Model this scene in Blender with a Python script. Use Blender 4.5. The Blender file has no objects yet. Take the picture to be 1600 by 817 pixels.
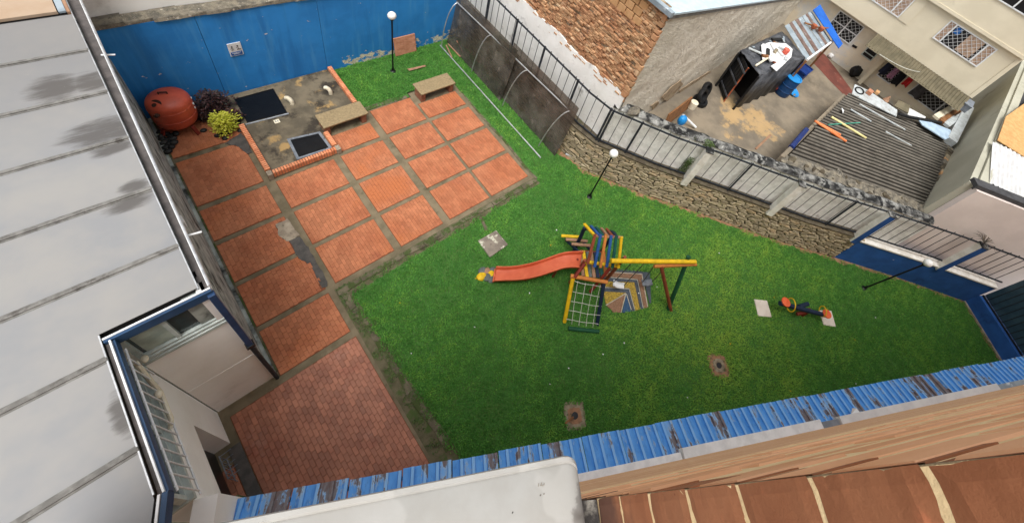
import bpy, math, random
import numpy as np
from mathutils import Vector, Matrix
random.seed(7); np.random.seed(7)
sc = bpy.context.scene
col = sc.collection

# ------------------------------------------------------------------ camera
F_PX, CX, CY = 690.1493, 919.4391, 204.4288          # focal length and principal point, in 1600 px wide picture
def _rot(a, b, c):
    return Matrix.Rotation(a, 3, 'Z') @ Matrix.Rotation(b, 3, 'X') @ Matrix.Rotation(c, 3, 'Z')
RC = _rot(-1.08224708, 0.78106970, 0.43970793)
EYE = Vector((0, 0, 12.0))
cam = bpy.data.cameras.new('camera'); cam_o = bpy.data.objects.new('camera', cam); col.objects.link(cam_o)
cam_o.matrix_world = Matrix.Translation(EYE) @ RC.to_4x4()
cam.sensor_width = 36; cam.lens = F_PX / 1600 * 36
cam.shift_x = -(CX - 800) / 1600; cam.shift_y = (CY - 408.5) / 1600
cam.clip_start = 0.01; cam.clip_end = 1000
sc.camera = cam_o
# ------------------------------------------------------------------ light
SUN_EL, SUN_AZ = math.radians(69), math.radians(238)
w = bpy.data.worlds.new('World'); sc.world = w; w.use_nodes = True
nt = w.node_tree; bg = nt.nodes['Background']
sky = nt.nodes.new('ShaderNodeTexSky'); sky.sky_type = 'NISHITA'; sky.sun_disc = False
sky.sun_elevation = SUN_EL; sky.sun_rotation = SUN_AZ; sky.dust_density = 4.0
hs = nt.nodes.new('ShaderNodeHueSaturation'); hs.inputs['Saturation'].default_value = 0.12   # overcast: grey cloud light
nt.links.new(sky.outputs[0], hs.inputs['Color']); nt.links.new(hs.outputs[0], bg.inputs['Color'])
bg.inputs['Strength'].default_value = 0.14
sl = bpy.data.lights.new('sun', 'SUN'); sl.energy = 1.5; sl.angle = math.radians(26); sl.color = (1, .97, .92)
so = bpy.data.objects.new('sun', sl); col.objects.link(so)
d = Vector((math.sin(SUN_AZ) * math.cos(SUN_EL), math.cos(SUN_AZ) * math.cos(SUN_EL), math.sin(SUN_EL)))
so.rotation_euler = (-d).to_track_quat('-Z', 'Y').to_euler(); so.location = (0, 0, 60)
sc.view_settings.view_transform = 'Standard'; sc.view_settings.look = 'None'
sc.view_settings.gamma = 1; sc.view_settings.use_curve_mapping = False
sc.view_settings.exposure = 0.7

# ------------------------------------------------------------------ helpers
def ray(x, y): return RC @ Vector(((x - CX) / F_PX, -(y - CY) / F_PX, -1))
def P(x, y, z=0.0):
    """the place in the yard, at height z, that the photograph shows at pixel (x, y)"""
    d = ray(x, y); return EYE + d * ((z - EYE.z) / d.z)
def PP(x, y, p0, n):
    d = ray(x, y); n = Vector(n); return EYE + d * ((Vector(p0) - EYE).dot(n) / d.dot(n))
def rnd(a, b): return random.uniform(a, b)

class MB:
    def __init__(s): s.v = []; s.f = []; s.m = []; s.sm = False
    def add(s, vs, fs, m=0):
        k = len(s.v); s.v += [Vector(v) for v in vs]; s.f += [tuple(i + k for i in f) for f in fs]; s.m += [m] * len(fs); return s
    def hexa(s, c, m=0):   # 8 corners: bottom 4 ccw, top 4 ccw
        return s.add(c, [(3, 2, 1, 0), (4, 5, 6, 7), (0, 1, 5, 4), (1, 2, 6, 5), (2, 3, 7, 6), (3, 0, 4, 7)], m)
    def box(s, x0, x1, y0, y1, z0, z1, m=0):
        return s.hexa([(x0, y0, z0), (x1, y0, z0), (x1, y1, z0), (x0, y1, z0), (x0, y0, z1), (x1, y0, z1), (x1, y1, z1), (x0, y1, z1)], m)
    def obox(s, c, ax, ay, az, m=0):   # centre and three half-axis vectors
        c = Vector(c); ax = Vector(ax); ay = Vector(ay); az = Vector(az)
        return s.hexa([c - ax - ay - az, c + ax - ay - az, c + ax + ay - az, c - ax + ay - az, c - ax - ay + az, c + ax - ay + az, c + ax + ay + az, c - ax + ay + az], m)
    def beam(s, p0, p1, w, h, up=(0, 0, 1), m=0):
        p0 = Vector(p0); p1 = Vector(p1); d = (p1 - p0); L = d.length; d.normalize()
        sd = d.cross(Vector(up))
        if sd.length < 1e-4: sd = d.cross(Vector((1, 0, 0)))
        sd.normalize(); u = sd.cross(d)
        return s.obox((p0 + p1) / 2, d * L / 2, sd * w / 2, u * h / 2, m)
    def prism(s, poly, z0, z1, m=0):
        n = len(poly)
        a = sum(poly[i][0] * poly[(i + 1) % n][1] - poly[(i + 1) % n][0] * poly[i][1] for i in range(n))
        if a < 0: poly = poly[::-1]
        vs = [(p[0], p[1], z0) for p in poly] + [(p[0], p[1], z1) for p in poly]
        return s.add(vs, [tuple(range(n))[::-1], tuple(range(n, 2 * n))] + [(i, (i + 1) % n, n + (i + 1) % n, n + i) for i in range(n)], m)
    def slab(s, quad, t, m=0):   # quad (any plane) thickened by t against its normal
        q = [Vector(p) for p in quad]; n = (q[1] - q[0]).cross(q[2] - q[0]).normalized()
        k = len(q); vs = [p - n * t for p in q] + q
        return s.add(vs, [tuple(range(k))[::-1], tuple(range(k, 2 * k))] + [(i, (i + 1) % k, k + (i + 1) % k, k + i) for i in range(k)], m)
    def tube(s, pts, r, seg=8, m=0, cap=True):
        pts = [Vector(p) for p in pts]; rs = r if isinstance(r, (list, tuple)) else [r] * len(pts)
        s.sm = True; k = len(s.v); prev = None
        for i, p in enumerate(pts):
            d = (pts[min(i + 1, len(pts) - 1)] - pts[max(i - 1, 0)]).normalized()
            a = prev if prev is not None else (Vector((0, 0, 1)) if abs(d.z) < .9 else Vector((1, 0, 0)))
            u = (a - d * a.dot(d)).normalized(); v = d.cross(u); prev = u
            for j in range(seg):
                t = 2 * math.pi * j / seg; s.v.append(p + (u * math.cos(t) + v * math.sin(t)) * rs[i])
        for i in range(len(pts) - 1):
            for j in range(seg):
                a = k + i * seg + j; b = k + i * seg + (j + 1) % seg
                s.f.append((a, b, b + seg, a + seg)); s.m.append(m)
        if cap:
            s.f.append(tuple(k + j for j in range(seg))[::-1]); s.m.append(m)
            e = k + (len(pts) - 1) * seg; s.f.append(tuple(e + j for j in range(seg))); s.m.append(m)
        return s
    def lathe(s, prof, c=(0, 0, 0), seg=20, m=0, axis=None):   # profile (r, z)
        c = Vector(c); s.sm = True; k = len(s.v)
        A = axis or Matrix.Identity(3)
        for r, z in prof:
            for j in range(seg):
                t = 2 * math.pi * j / seg; s.v.append(c + A @ Vector((r * math.cos(t), r * math.sin(t), z)))
        for i in range(len(prof) - 1):
            for j in range(seg):
                a = k + i * seg + j; b = k + i * seg + (j + 1) % seg
                s.f.append((a, b, b + seg, a + seg)); s.m.append(m)
        s.f.append(tuple(k + j for j in range(seg))[::-1]); s.m.append(m)
        e = k + (len(prof) - 1) * seg; s.f.append(tuple(e + j for j in range(seg))); s.m.append(m)
        return s
    def ball(s, c, r, seg=14, rings=9, sq=(1, 1, 1), m=0, jit=0):
        c = Vector(c); s.sm = True; k = len(s.v)
        for i in range(rings + 1):
            ph = math.pi * i / rings
            for j in range(seg):
                t = 2 * math.pi * j / seg; q = r * (1 + rnd(-jit, jit))
                s.v.append(c + Vector((math.sin(ph) * math.cos(t) * sq[0], math.sin(ph) * math.sin(t) * sq[1], -math.cos(ph) * sq[2])) * q)
        for i in range(rings):
            for j in range(seg):
                a = k + i * seg + j; b = k + i * seg + (j + 1) % seg
                s.f.append((a, b, b + seg, a + seg)); s.m.append(m)
        return s
    def chamfer_box(s, hx, hy, z0, z1, ch, m=0):   # standing on z0, top edges chamfered
        a, b = hx, hy
        vs = [(-a, -b, z0), (a, -b, z0), (a, b, z0), (-a, b, z0), (-a, -b, z1 - ch), (a, -b, z1 - ch), (a, b, z1 - ch), (-a, b, z1 - ch),
              (-a + ch, -b + ch, z1), (a - ch, -b + ch, z1), (a - ch, b - ch, z1), (-a + ch, b - ch, z1)]
        fs = [(8, 9, 10, 11)] + [(i, (i + 1) % 4, 4 + (i + 1) % 4, 4 + i) for i in range(4)] + [(4 + i, 4 + (i + 1) % 4, 8 + (i + 1) % 4, 8 + i) for i in range(4)]
        return s.add(vs, fs, m)
    def merged(s, o, M=None):
        M = M or Matrix.Identity(4)
        return s.add([M @ v for v in o.v], o.f)
    def mesh(s, name, mats, c=Vector((0, 0, 0))):
        me = bpy.data.meshes.new(name); me.from_pydata([v - c for v in s.v], [], s.f)
        for m in (mats if isinstance(mats, (list, tuple)) else [mats]): me.materials.append(m)
        if any(s.m): me.polygons.foreach_set('material_index', s.m)
        if s.sm:
            me.polygons.foreach_set('use_smooth', [True] * len(me.polygons))
            try: me.set_sharp_from_angle(angle=math.radians(42))
            except Exception: pass
        me.update(); return me

ORG = {}
def thing(name, label, cat, loc=(0, 0, 0), group=None):
    o = bpy.data.objects.new(name, None); o.empty_display_size = .1; col.objects.link(o); o.location = loc
    o['label'] = label; o['category'] = cat
    if group: o['group'] = group
    ORG[o] = Vector(loc); return o
def obj(name, mb, mats, parent=None, bevel=0, label=None):
    lo = Vector([min(v[i] for v in mb.v) for i in range(3)]); hi = Vector([max(v[i] for v in mb.v) for i in range(3)])
    c = (lo + hi) / 2; c.z = lo.z
    o = bpy.data.objects.new(name, mb.mesh(name, mats, c)); col.objects.link(o)
    if parent is not None: o.parent = parent; o.location = c - ORG[parent]
    else: o.location = c
    ORG[o] = c
    if bevel:
        b = o.modifiers.new('bevel', 'BEVEL'); b.width = bevel; b.segments = 2; b.limit_method = 'ANGLE'
    if label: o['label'] = label
    return o
def tag(o, label, cat, group=None):
    o['label'] = label; o['category'] = cat
    if group: o['group'] = group
    return o
def struct(name, mb, mats, parent=None, bevel=0):
    o = obj(name, mb, mats, parent, bevel)
    if parent is None: o['kind'] = 'structure'
    return o
def stuff(o): o['kind'] = 'stuff'; return o
def inst(name, me, parent, M):
    """one more piece from shared mesh data; M is its place in the world"""
    o = bpy.data.objects.new(name, me); col.objects.link(o); o.parent = parent
    o.matrix_local = Matrix.Translation(-ORG[parent]) @ M; return o
def dup(root, loc, rz, label, group=None):
    r = root.copy(); col.objects.link(r); r.location = loc; r.rotation_euler = (0, 0, rz); r['label'] = label
    for ch in list(root.children):
        c = ch.copy(); col.objects.link(c); c.parent = r
        for g in list(ch.children):
            q = g.copy(); col.objects.link(q); q.parent = c
    return r

# ------------------------------------------------------------------ materials
def S(r, g, b):   # sRGB 0-255 to linear
    return tuple((c / 255 / 12.92 if c <= 10 else ((c / 255 + .055) / 1.055) ** 2.4) for c in (r, g, b)) + (1,)
class NT:
    def __init__(s, name):
        s.mat = bpy.data.materials.new(name); s.mat.use_nodes = True; s.t = s.mat.node_tree
        s.b = s.t.nodes['Principled BSDF']; s.geo = s.t.nodes.new('ShaderNodeNewGeometry')
    def n(s, t, **k):
        o = s.t.nodes.new(t)
        for a, v in k.items(): setattr(o, a, v)
        return o
    def l(s, a, b): s.t.links.new(a, b)
    def val(s, sock, v):
        if hasattr(v, 'links') or isinstance(v, bpy.types.NodeSocket): s.l(v, sock)
        else: sock.default_value = v
    def noise(s, scale, detail=5, rough=.6, vec=None, dist=0):
        o = s.n('ShaderNodeTexNoise'); o.inputs['Scale'].default_value = scale; o.inputs['Detail'].default_value = detail
        o.inputs['Roughness'].default_value = rough; o.inputs['Distortion'].default_value = dist
        s.l(vec or s.geo.outputs['Position'], o.inputs['Vector']); return o.outputs['Fac']
    def ramp(s, fac, lo, hi):
        o = s.n('ShaderNodeMapRange'); o.interpolation_type = 'SMOOTHSTEP'; s.l(fac, o.inputs[0]); o.inputs[1].default_value = lo; o.inputs[2].default_value = hi; return o.outputs[0]
    def mix(s, fac, a, b, mode='MIX'):
        o = s.n('ShaderNodeMix', data_type='RGBA', blend_type=mode)
        s.val(o.inputs[0], fac); s.val(o.inputs[6], a); s.val(o.inputs[7], b); return o.outputs[2]
    def math(s, op, a, b=0, clamp=False):
        o = s.n('ShaderNodeMath', operation=op); o.use_clamp = clamp; s.val(o.inputs[0], a); s.val(o.inputs[1], b); return o.outputs[0]
    def rand(s):   # a number per object and per loose piece
        oi = s.n('ShaderNodeObjectInfo'); return s.math('FRACT', s.math('ADD', oi.outputs['Random'], s.geo.outputs['Random Per Island']))
    def bump(s, h, strength, dist=.02):
        o = s.n('ShaderNodeBump'); o.inputs['Strength'].default_value = strength; o.inputs['Distance'].default_value = dist
        s.l(h, o.inputs['Height']); s.l(o.outputs[0], s.b.inputs['Normal'])
    def xyz(s):
        o = s.n('ShaderNodeSeparateXYZ'); s.l(s.geo.outputs['Position'], o.inputs[0]); return o.outputs
    def scaled(s, v):
        o = s.n('ShaderNodeMapping'); o.inputs['Scale'].default_value = v; s.l(s.geo.outputs['Position'], o.inputs['Vector']); return o.outputs[0]
def mat(name, c1, c2=None, scale=4, rough=.85, bump=.15, bscale=60, rnd=0.0, stains=(), metal=0, spec=.3, lohi=(.35, .65), piece=None, alpha=None, bdist=.01, coat=0):
    """two-tone procedural surface; stains = (colour, scale, lo, hi[, stretch]); rnd = brightness spread between pieces; piece = list of piece colours"""
    t = NT(name)
    if piece:
        r = t.n('ShaderNodeValToRGB'); r.color_ramp.interpolation = 'CONSTANT'; t.l(t.rand(), r.inputs[0])
        e = r.color_ramp.elements
        for i, c in enumerate(piece):
            q = e[i] if i < 2 else e.new(0); q.position = i / len(piece); q.color = c
        base = r.outputs[0]
        c = t.mix(t.math('MULTIPLY', t.ramp(t.noise(scale), *lohi), .5), base, c2 or c1)
    else:
        c = t.mix(t.ramp(t.noise(scale), *lohi), c1, c2 or c1)
    if rnd:
        v = t.math('ADD', t.math('MULTIPLY', t.rand(), 2 * rnd), 1 - rnd)
        cc = t.n('ShaderNodeCombineColor'); [t.l(v, cc.inputs[i]) for i in range(3)]
        c = t.mix(1.0, c, cc.outputs[0], 'MULTIPLY')
    for st in stains:
        vec = t.scaled(st[4]) if len(st) > 4 else None
        c = t.mix(t.ramp(t.noise(st[1], 6, .65, vec), st[2], st[3]), c, st[0])
    t.l(c, t.b.inputs['Base Color']) if not isinstance(c, tuple) else None
    fine = t.noise(bscale, 6, .7)
    rr = t.math('ADD', t.math('MULTIPLY', fine, .25), rough - .12, True); t.l(rr, t.b.inputs['Roughness'])
    t.b.inputs['Metallic'].default_value = metal; t.b.inputs['Specular IOR Level'].default_value = spec
    if bump: t.bump(fine, bump, bdist)
    if coat: t.b.inputs['Coat Weight'].default_value = coat; t.b.inputs['Coat Roughness'].default_value = .15
    if alpha is not None: t.b.inputs['Alpha'].default_value = alpha
    return t.mat

m_soil = mat('soil', S(70, 106, 46), S(64, 110, 46), 3, stains=[(S(84, 92, 52), 1.2, .62, .78)])
m_earth = mat('earth', S(92, 84, 72), S(70, 66, 58), .5)
m_joint = mat('joint_concrete', S(126, 114, 92), S(104, 95, 75), 2.5, stains=[(S(70, 66, 46), 1.5, .55, .75), (S(134, 118, 92), 9, .66, .8)], bump=.5, bscale=90)
m_bed = mat('paver_bed', S(134, 80, 56), S(112, 70, 48), 8, bump=.3)
m_paver = mat('paver', S(176, 113, 80), S(164, 99, 68), 1.1, rnd=.13, stains=[(S(158, 104, 82), .9, .55, .78), (S(146, 84, 54), 2.2, .6, .8), (S(178, 106, 66), .45, .5, .66), (S(150, 88, 62), .6, .6, .7), (S(198, 140, 104), 14, .66, .85)], rough=.75, bump=.35, bscale=120)
m_paver_wet = mat('paver_damp', S(166, 108, 82), S(146, 90, 66), 1.4, rnd=.2, stains=[(S(138, 72, 50), .9, .52, .7), (S(168, 122, 108), .8, .56, .7), (S(96, 58, 46), 1.1, .66, .78)], rough=.5, bump=.3, bscale=120, spec=.5)
m_edge = mat('edging_concrete', S(112, 104, 86), S(86, 80, 64), 3, stains=[(S(66, 78, 40), 3.3, .46, .56), (S(66, 60, 46), 2, .6, .7)], bump=.7, bscale=50)
m_verge = mat('verge_soil', S(104, 98, 76), S(84, 80, 58), 4, stains=[(S(70, 88, 44), 3, .5, .62), (S(66, 58, 46), 2, .58, .7)], bump=.7, bscale=50)
m_patch_l = mat('cement_light', S(168, 156, 138), S(136, 124, 108), 5, stains=[(S(104, 96, 80), 9, .58, .7)], bump=.6, bscale=40)
m_patch_d = mat('cement_dark', S(92, 88, 84), S(74, 72, 70), 6, bump=.6, bscale=45)
m_slabtop = mat('mossy_slab', S(84, 77, 64), S(114, 104, 86), 1.6, stains=[(S(58, 52, 44), 1.3, .5, .62), (S(158, 130, 86), 1.5, .57, .66), (S(150, 140, 120), 6, .68, .78)], bump=.5, bscale=50)
m_dullbrick = mat('dull_brick', S(150, 102, 80), S(128, 84, 64), 5, rnd=.15, bump=.35, bscale=110)
m_brick = mat('brick', S(216, 146, 108), S(200, 124, 86), 4, rnd=.14, stains=[(S(214, 160, 128), 11, .62, .8)], bump=.35, bscale=110)
m_mortar = mat('mortar', S(150, 138, 116), S(126, 112, 92), 6, bump=.7, bscale=90)
m_bluewall = None
m_white = mat('white_plaster', S(244, 243, 240), S(236, 234, 230), 1.2, stains=[(S(176, 172, 164), .6, .6, .82), (S(150, 146, 138), 5, .7, .84)], bump=.2, bscale=30)
m_whitewash = mat('whitewashed_wall', S(240, 240, 236), S(218, 218, 214), 5, stains=[(S(164, 162, 158), 3, .6, .76), (S(64, 62, 58), 6, .68, .78, (1, 1, .3))], bump=.9, bscale=14, bdist=.03)
m_mould = mat('mouldy_coping', S(150, 150, 146), S(54, 54, 54), 3.2, stains=[(S(26, 27, 28), 4.2, .46, .58), (S(190, 190, 186), 5, .62, .7), (S(84, 92, 52), 2.1, .66, .74)], bump=.9, bscale=26, bdist=.03)
m_coping = mat('rough_coping', S(138, 130, 114), S(96, 92, 84), 6, stains=[(S(186, 178, 164), 9, .58, .7), (S(60, 58, 54), 7, .62, .72)], bump=1, bscale=30, bdist=.04)
m_stone = mat('field_stone', S(182, 172, 150), S(150, 140, 122), 7, piece=[S(164, 150, 122), S(136, 126, 108), S(180, 168, 142), S(124, 114, 96), S(154, 134, 104), S(172, 164, 146)], rnd=.32, stains=[(S(84, 76, 62), 5, .6, .75), (S(206, 194, 172), 11, .66, .78), (S(92, 92, 62), 2.2, .6, .74)], bump=.8, bscale=40, bdist=.02)
m_stonemortar = mat('stone_mortar', S(96, 88, 72), S(72, 64, 52), 6, stains=[(S(62, 74, 38), 2, .62, .74)], bump=.8, bscale=40, bdist=.02)
m_iron = mat('dark_iron', S(44, 50, 58), S(30, 33, 38), 8, rough=.6, bump=.1)
m_black = mat('black_paint', S(20, 21, 24), S(14, 14, 16), 8, rough=.45, bump=.05)
m_pillar = mat('pillar_white', S(232, 230, 224), S(212, 208, 198), 4, stains=[(S(140, 134, 122), 5, .62, .76)], bump=.3)
m_navy = mat('navy_wall_paint', S(46, 96, 170), S(40, 84, 150), 2, stains=[(S(206, 204, 196), 3.4, .69, .71), (S(28, 56, 104), 1.5, .6, .78)], bump=.25, bscale=30)
m_globe = mat('lamp_globe', S(240, 240, 236), S(230, 230, 226), 4, rough=.3, bump=0, spec=.5)
m_terracotta = mat('terracotta_panel', S(182, 130, 104), S(164, 112, 86), 6, stains=[(S(214, 160, 134), 8, .62, .76)], bump=.3)
m_bench = mat('bench_slab', S(150, 132, 100), S(132, 116, 88), 18, stains=[(S(108, 94, 70), 3, .58, .74), (S(170, 152, 118), 30, .6, .75)], bump=.5, bscale=70)
m_alu = mat('aluminium', S(198, 200, 202), S(170, 172, 174), 8, rough=.4, bump=.05, metal=.6)
m_tank = mat('red_tank_paint', S(192, 86, 60), S(172, 72, 50), 2.5, rough=.42, bump=.05, stains=[(S(92, 44, 30), 5, .66, .74)], spec=.5)
m_rust = mat('rust', S(72, 44, 32), S(52, 36, 30), 8, bump=.4)
m_wet_black = mat('black_water_cover', S(17, 18, 20), S(12, 12, 14), 4, rough=.3, bump=.05, stains=[(S(60, 62, 64), 9, .72, .76)])
m_steel = mat('grey_frame', S(128, 134, 142), S(104, 110, 118), 6, rough=.5, stains=[(S(80, 76, 70), 7, .6, .7)])
m_pvc = mat('cream_pipe', S(226, 218, 196), S(206, 196, 172), 6, rough=.45, bump=.05)
m_darkstone = mat('dark_stone', S(50, 50, 50), S(32, 32, 33), 7, rough=.55, rnd=.3, stains=[(S(104, 104, 100), 4, .62, .8)])
m_slide = mat('orange_plastic', S(198, 98, 64), S(186, 84, 52), 2.5, rough=.4, bump=.03, stains=[(S(222, 122, 94), 2.2, .58, .8)], spec=.45)
def paint(name, r, g, b, wear=(120, 104, 84), k=.68):
    return mat(name, S(r, g, b), S(int(r * .88), int(g * .88), int(b * .88)), 6, rough=.6, bump=.25, stains=[(S(*wear), 9, k, k + .08)])
m_yel = paint('yellow_paint', 224, 184, 30); m_blu = paint('blue_paint', 40, 84, 146); m_grn = paint('green_paint', 24, 84, 74)
m_nav = paint('navy_paint', 26, 42, 66); m_brn = paint('brown_stain', 136, 70, 48, (96, 60, 46)); m_org = paint('orange_brown_paint', 190, 120, 58)
m_tan = paint('worn_wood', 158, 122, 96, (120, 92, 74)); m_gry = paint('grey_paint', 96, 104, 100); m_red = paint('dark_red_stain', 120, 44, 32, (90, 36, 28))
m_dgr = paint('dark_green_paint', 24, 80, 52)
m_rope = mat('rope', S(214, 214, 206), S(190, 190, 180), 20); m_chain = mat('chain', S(70, 70, 66), S(50, 50, 48), 20, rough=.5)
def gravel(name, a, b): return mat(name, a, b, 26, stains=[(S(70, 66, 56), 40, .6, .7)], bump=.9, bscale=60)
g_brn = gravel('painted_gravel_brown', S(150, 116, 92), S(122, 92, 72)); g_gry = gravel('painted_gravel_grey', S(84, 92, 100), S(66, 72, 82))
g_yel = gravel('painted_gravel_yellow', S(190, 160, 62), S(120, 104, 54)); g_blu = gravel('painted_gravel_blue', S(60, 92, 124), S(48, 74, 104))
m_line = mat('pale_line', S(190, 186, 172), S(160, 154, 138), 12)
m_orgp = mat('orange_seat', S(222, 100, 56), S(206, 84, 44), 5, rough=.45, bump=.03)
m_pad = mat('pale_slab', S(216, 206, 194), S(204, 192, 178), 4, stains=[(S(176, 160, 140), 5, .64, .78)], bump=.25)
m_dirt = mat('bare_dirt', S(158, 118, 90), S(130, 100, 76), 7, stains=[(S(74, 70, 44), 7, .56, .66), (S(152, 120, 92), 12, .6, .7)], bump=.9, bscale=40)
m_graydirt = mat('worn_cement', S(152, 140, 118), S(118, 108, 88), 7, stains=[(S(72, 78, 46), 6, .55, .66), (S(84, 62, 50), 4, .58, .66)], bump=.9, bscale=40)

def blue_wall_mat():
    t = NT('blue_wall_paint'); x, y, z = t.xyz()
    c = t.mix(t.ramp(t.noise(1.1, 4), .35, .65), S(48, 138, 214), S(42, 126, 200))
    streak = t.ramp(t.noise(2.2, 5, .6, t.scaled((2.6, 1, .22))), .5, .75)
    c = t.mix(t.math('MULTIPLY', streak, .7), c, S(76, 152, 212))
    c = t.mix(t.math('MULTIPLY', t.ramp(t.noise(.8, 4, .6, t.scaled((3, 1, .3))), .52, .7), .5), c, S(30, 104, 172))
    low = t.math('SUBTRACT', 1, t.ramp(z, .15, .6)); pe = t.noise(6.0, 5, .6, t.scaled((.7, 1, 1)))
    xr = t.ramp(x, 3.2, 5.2)      # damp lawn side has flaked most
    flake = t.ramp(t.math('ADD', pe, t.math('MULTIPLY', t.math('MULTIPLY', low, xr), .2)), .695, .71)
    c = t.mix(flake, c, t.mix(t.ramp(t.noise(14), .4, .6), S(226, 218, 202), S(190, 180, 162)))
    spot = t.ramp(t.noise(7.5, 3, .5), .765, .785); c = t.mix(spot, c, S(190, 200, 208))
    t.l(c, t.b.inputs['Base Color']); t.b.inputs['Roughness'].default_value = .6; t.b.inputs['Specular IOR Level'].default_value = .3
    h = t.math('SUBTRACT', t.math('MULTIPLY', t.noise(25), .3), flake); t.bump(h, .35, .01); return t.mat
m_bluewall = blue_wall_mat()
def canopy_mat():
    t = NT('peeling_blue_sheet'); x, y, z = t.xyz()
    s_ = t.math('ADD', t.math('MULTIPLY', x, .837), t.math('MULTIPLY', y, -.547)); n_ = t.math('ADD', t.math('MULTIPLY', x, .547), t.math('MULTIPLY', y, .837))
    cv = t.n('ShaderNodeCombineXYZ'); t.l(t.math('MULTIPLY', s_, 1.0), cv.inputs[0]); t.l(t.math('MULTIPLY', n_, .32), cv.inputs[1]); vec = cv.outputs[0]
    ph = t.math('DIVIDE', t.math('ADD', s_, 2.32), .19); pid = t.math('FLOOR', ph); fr = t.math('FRACT', ph); wn = t.n('ShaderNodeTexWhiteNoise', noise_dimensions='1D'); t.l(pid, wn.inputs['W']); r = wn.outputs['Value']
    c = t.mix(t.ramp(t.noise(9, 4, .6, vec), .3, .7), S(62, 138, 214), S(88, 160, 230))
    c = t.mix(t.math('MULTIPLY', t.ramp(t.noise(22, 5, .7, vec), .52, .7), .6), c, S(48, 104, 172))
    c = t.mix(t.math('MULTIPLY', t.ramp(r, .8, .86), .4), c, S(140, 184, 224))
    rib = t.math('MULTIPLY', t.ramp(fr, .6, .64), t.math('SUBTRACT', 1.0, t.ramp(fr, .86, .9))); c = t.mix(t.math('MULTIPLY', rib, .5), c, S(150, 196, 236))  # paler blue paints the highlights onto the ribs
    k = t.math('ADD', t.math('ADD', t.noise(7, 7, .68, vec), t.math('MULTIPLY', t.math('SUBTRACT', t.noise(.7, 2, .5, vec), .5), .5)), t.math('MULTIPLY', t.math('SUBTRACT', t.math('POWER', r, 3.0), .3), .24))
    rust = t.ramp(k, .55, .575); edge = t.ramp(k, .5, .55)
    c = t.mix(t.math('MULTIPLY', edge, .7), c, S(156, 182, 204)); c = t.mix(t.math('MULTIPLY', rust, .92), c, t.mix(t.ramp(t.noise(30, 4, .6, vec), .42, .58), S(112, 104, 104), S(100, 74, 62)))
    c = t.mix(t.ramp(t.noise(16, 7, .7, vec), .74, .76), c, S(196, 176, 146))
    t.l(c, t.b.inputs['Base Color']); t.b.inputs['Roughness'].default_value = .5; t.bump(t.noise(60), .2, .004); return t.mat
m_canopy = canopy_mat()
SMUDGE = [(-.85, 8.55, .3, .28), (-.8, 7.28, .24, .2), (-.95, 6.96, .3, .13), (-.9, 6.12, .2, .14), (-1.0, 5.85, .32, .16), (-1.3, 8.6, .35, .35), (-1.0, 7.4, .5, .3), (-1.0, 3.1, .4, .3), (-1.75, 3.0, .12, .3)]
def roof_mat():
    t = NT('weathered_roof_sheet'); x, y, z = t.xyz()
    c = t.mix(t.ramp(t.noise(.9, 4), .35, .65), S(138, 136, 133), S(126, 127, 129))
    c = t.mix(t.math('MULTIPLY', t.ramp(t.noise(.7, 3, .5, t.scaled((.8, 1, 1))), .45, .7), .4), c, S(141, 138, 133)); c = t.mix(t.math('MULTIPLY', t.ramp(t.noise(9, 6, .65, t.scaled((.25, 1, 1))), .45, .75), .25), c, S(134, 134, 134))
    far = t.ramp(y, 6.6, 9.8); c = t.mix(t.math('MULTIPLY', far, .55), c, S(112, 110, 108))
    n = t.noise(4, 7, .7, t.scaled((.55, 2.6, 1))); tot = None
    for sx, sy, rx, ry in SMUDGE:
        dx = t.math('DIVIDE', t.math('SUBTRACT', x, sx), rx); dy = t.math('DIVIDE', t.math('SUBTRACT', y, sy), ry)
        q = t.math('ADD', t.math('ADD', t.math('MULTIPLY', dx, dx), t.math('MULTIPLY', dy, dy)), t.math('MULTIPLY', t.math('SUBTRACT', n, .5), 2.2))
        f = t.math('SUBTRACT', 1, t.ramp(q, .1, 1.15)); tot = f if tot is None else t.math('MAXIMUM', tot, f)
    c = t.mix(t.math('MULTIPLY', tot, .85), c, S(70, 66, 63))
    c = t.mix(t.math('MULTIPLY', t.ramp(t.noise(7, 6, .7), .6, .8), .4), c, S(140, 136, 128))
    t.l(c, t.b.inputs['Base Color']); t.b.inputs['Roughness'].default_value = .55; t.bump(t.noise(30), .08, .005); return t.mat
m_roof = roof_mat()
m_seam = mat('roof_seam', S(122, 120, 116), S(96, 94, 90), 9, rough=.6, stains=[(S(70, 66, 62), 5, .55, .7)])
m_gutter = mat('grey_gutter', S(96, 90, 88), S(76, 72, 71), 5, rough=.7, stains=[(S(90, 84, 78), 5, .6, .75)])
m_trim = mat('white_trim', S(226, 228, 229), S(208, 210, 211), 7, rough=.5, bump=.1)
m_pillarblue = mat('pillar_blue', S(40, 84, 150), S(34, 72, 130), 3, stains=[(S(206, 204, 196), 6, .72, .74)])
m_fascia = mat('blue_fascia', S(42, 72, 106), S(34, 60, 90), 3, rough=.45, bump=.05)
m_bluepipe = mat('blue_downpipe', S(38, 66, 104), S(32, 56, 88), 3, rough=.4, bump=.05)
m_frame = mat('window_frame', S(190, 200, 196), S(164, 174, 171), 5, rough=.45)
m_glass = mat('window_glass', S(58, 72, 74), S(48, 60, 62), 2, rough=.15, bump=0, spec=.6)
m_curtain = mat('curtain', S(176, 190, 180), S(150, 164, 156), 5)
m_damp = mat('damp_wall', S(170, 176, 170), S(126, 132, 128), 3, stains=[(S(52, 54, 52), 2, .5, .66), (S(174, 176, 170), 6, .62, .74)], bump=.4)
m_channel = mat('dark_channel', S(46, 44, 42), S(34, 34, 34), 6)
m_sill = None
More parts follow.
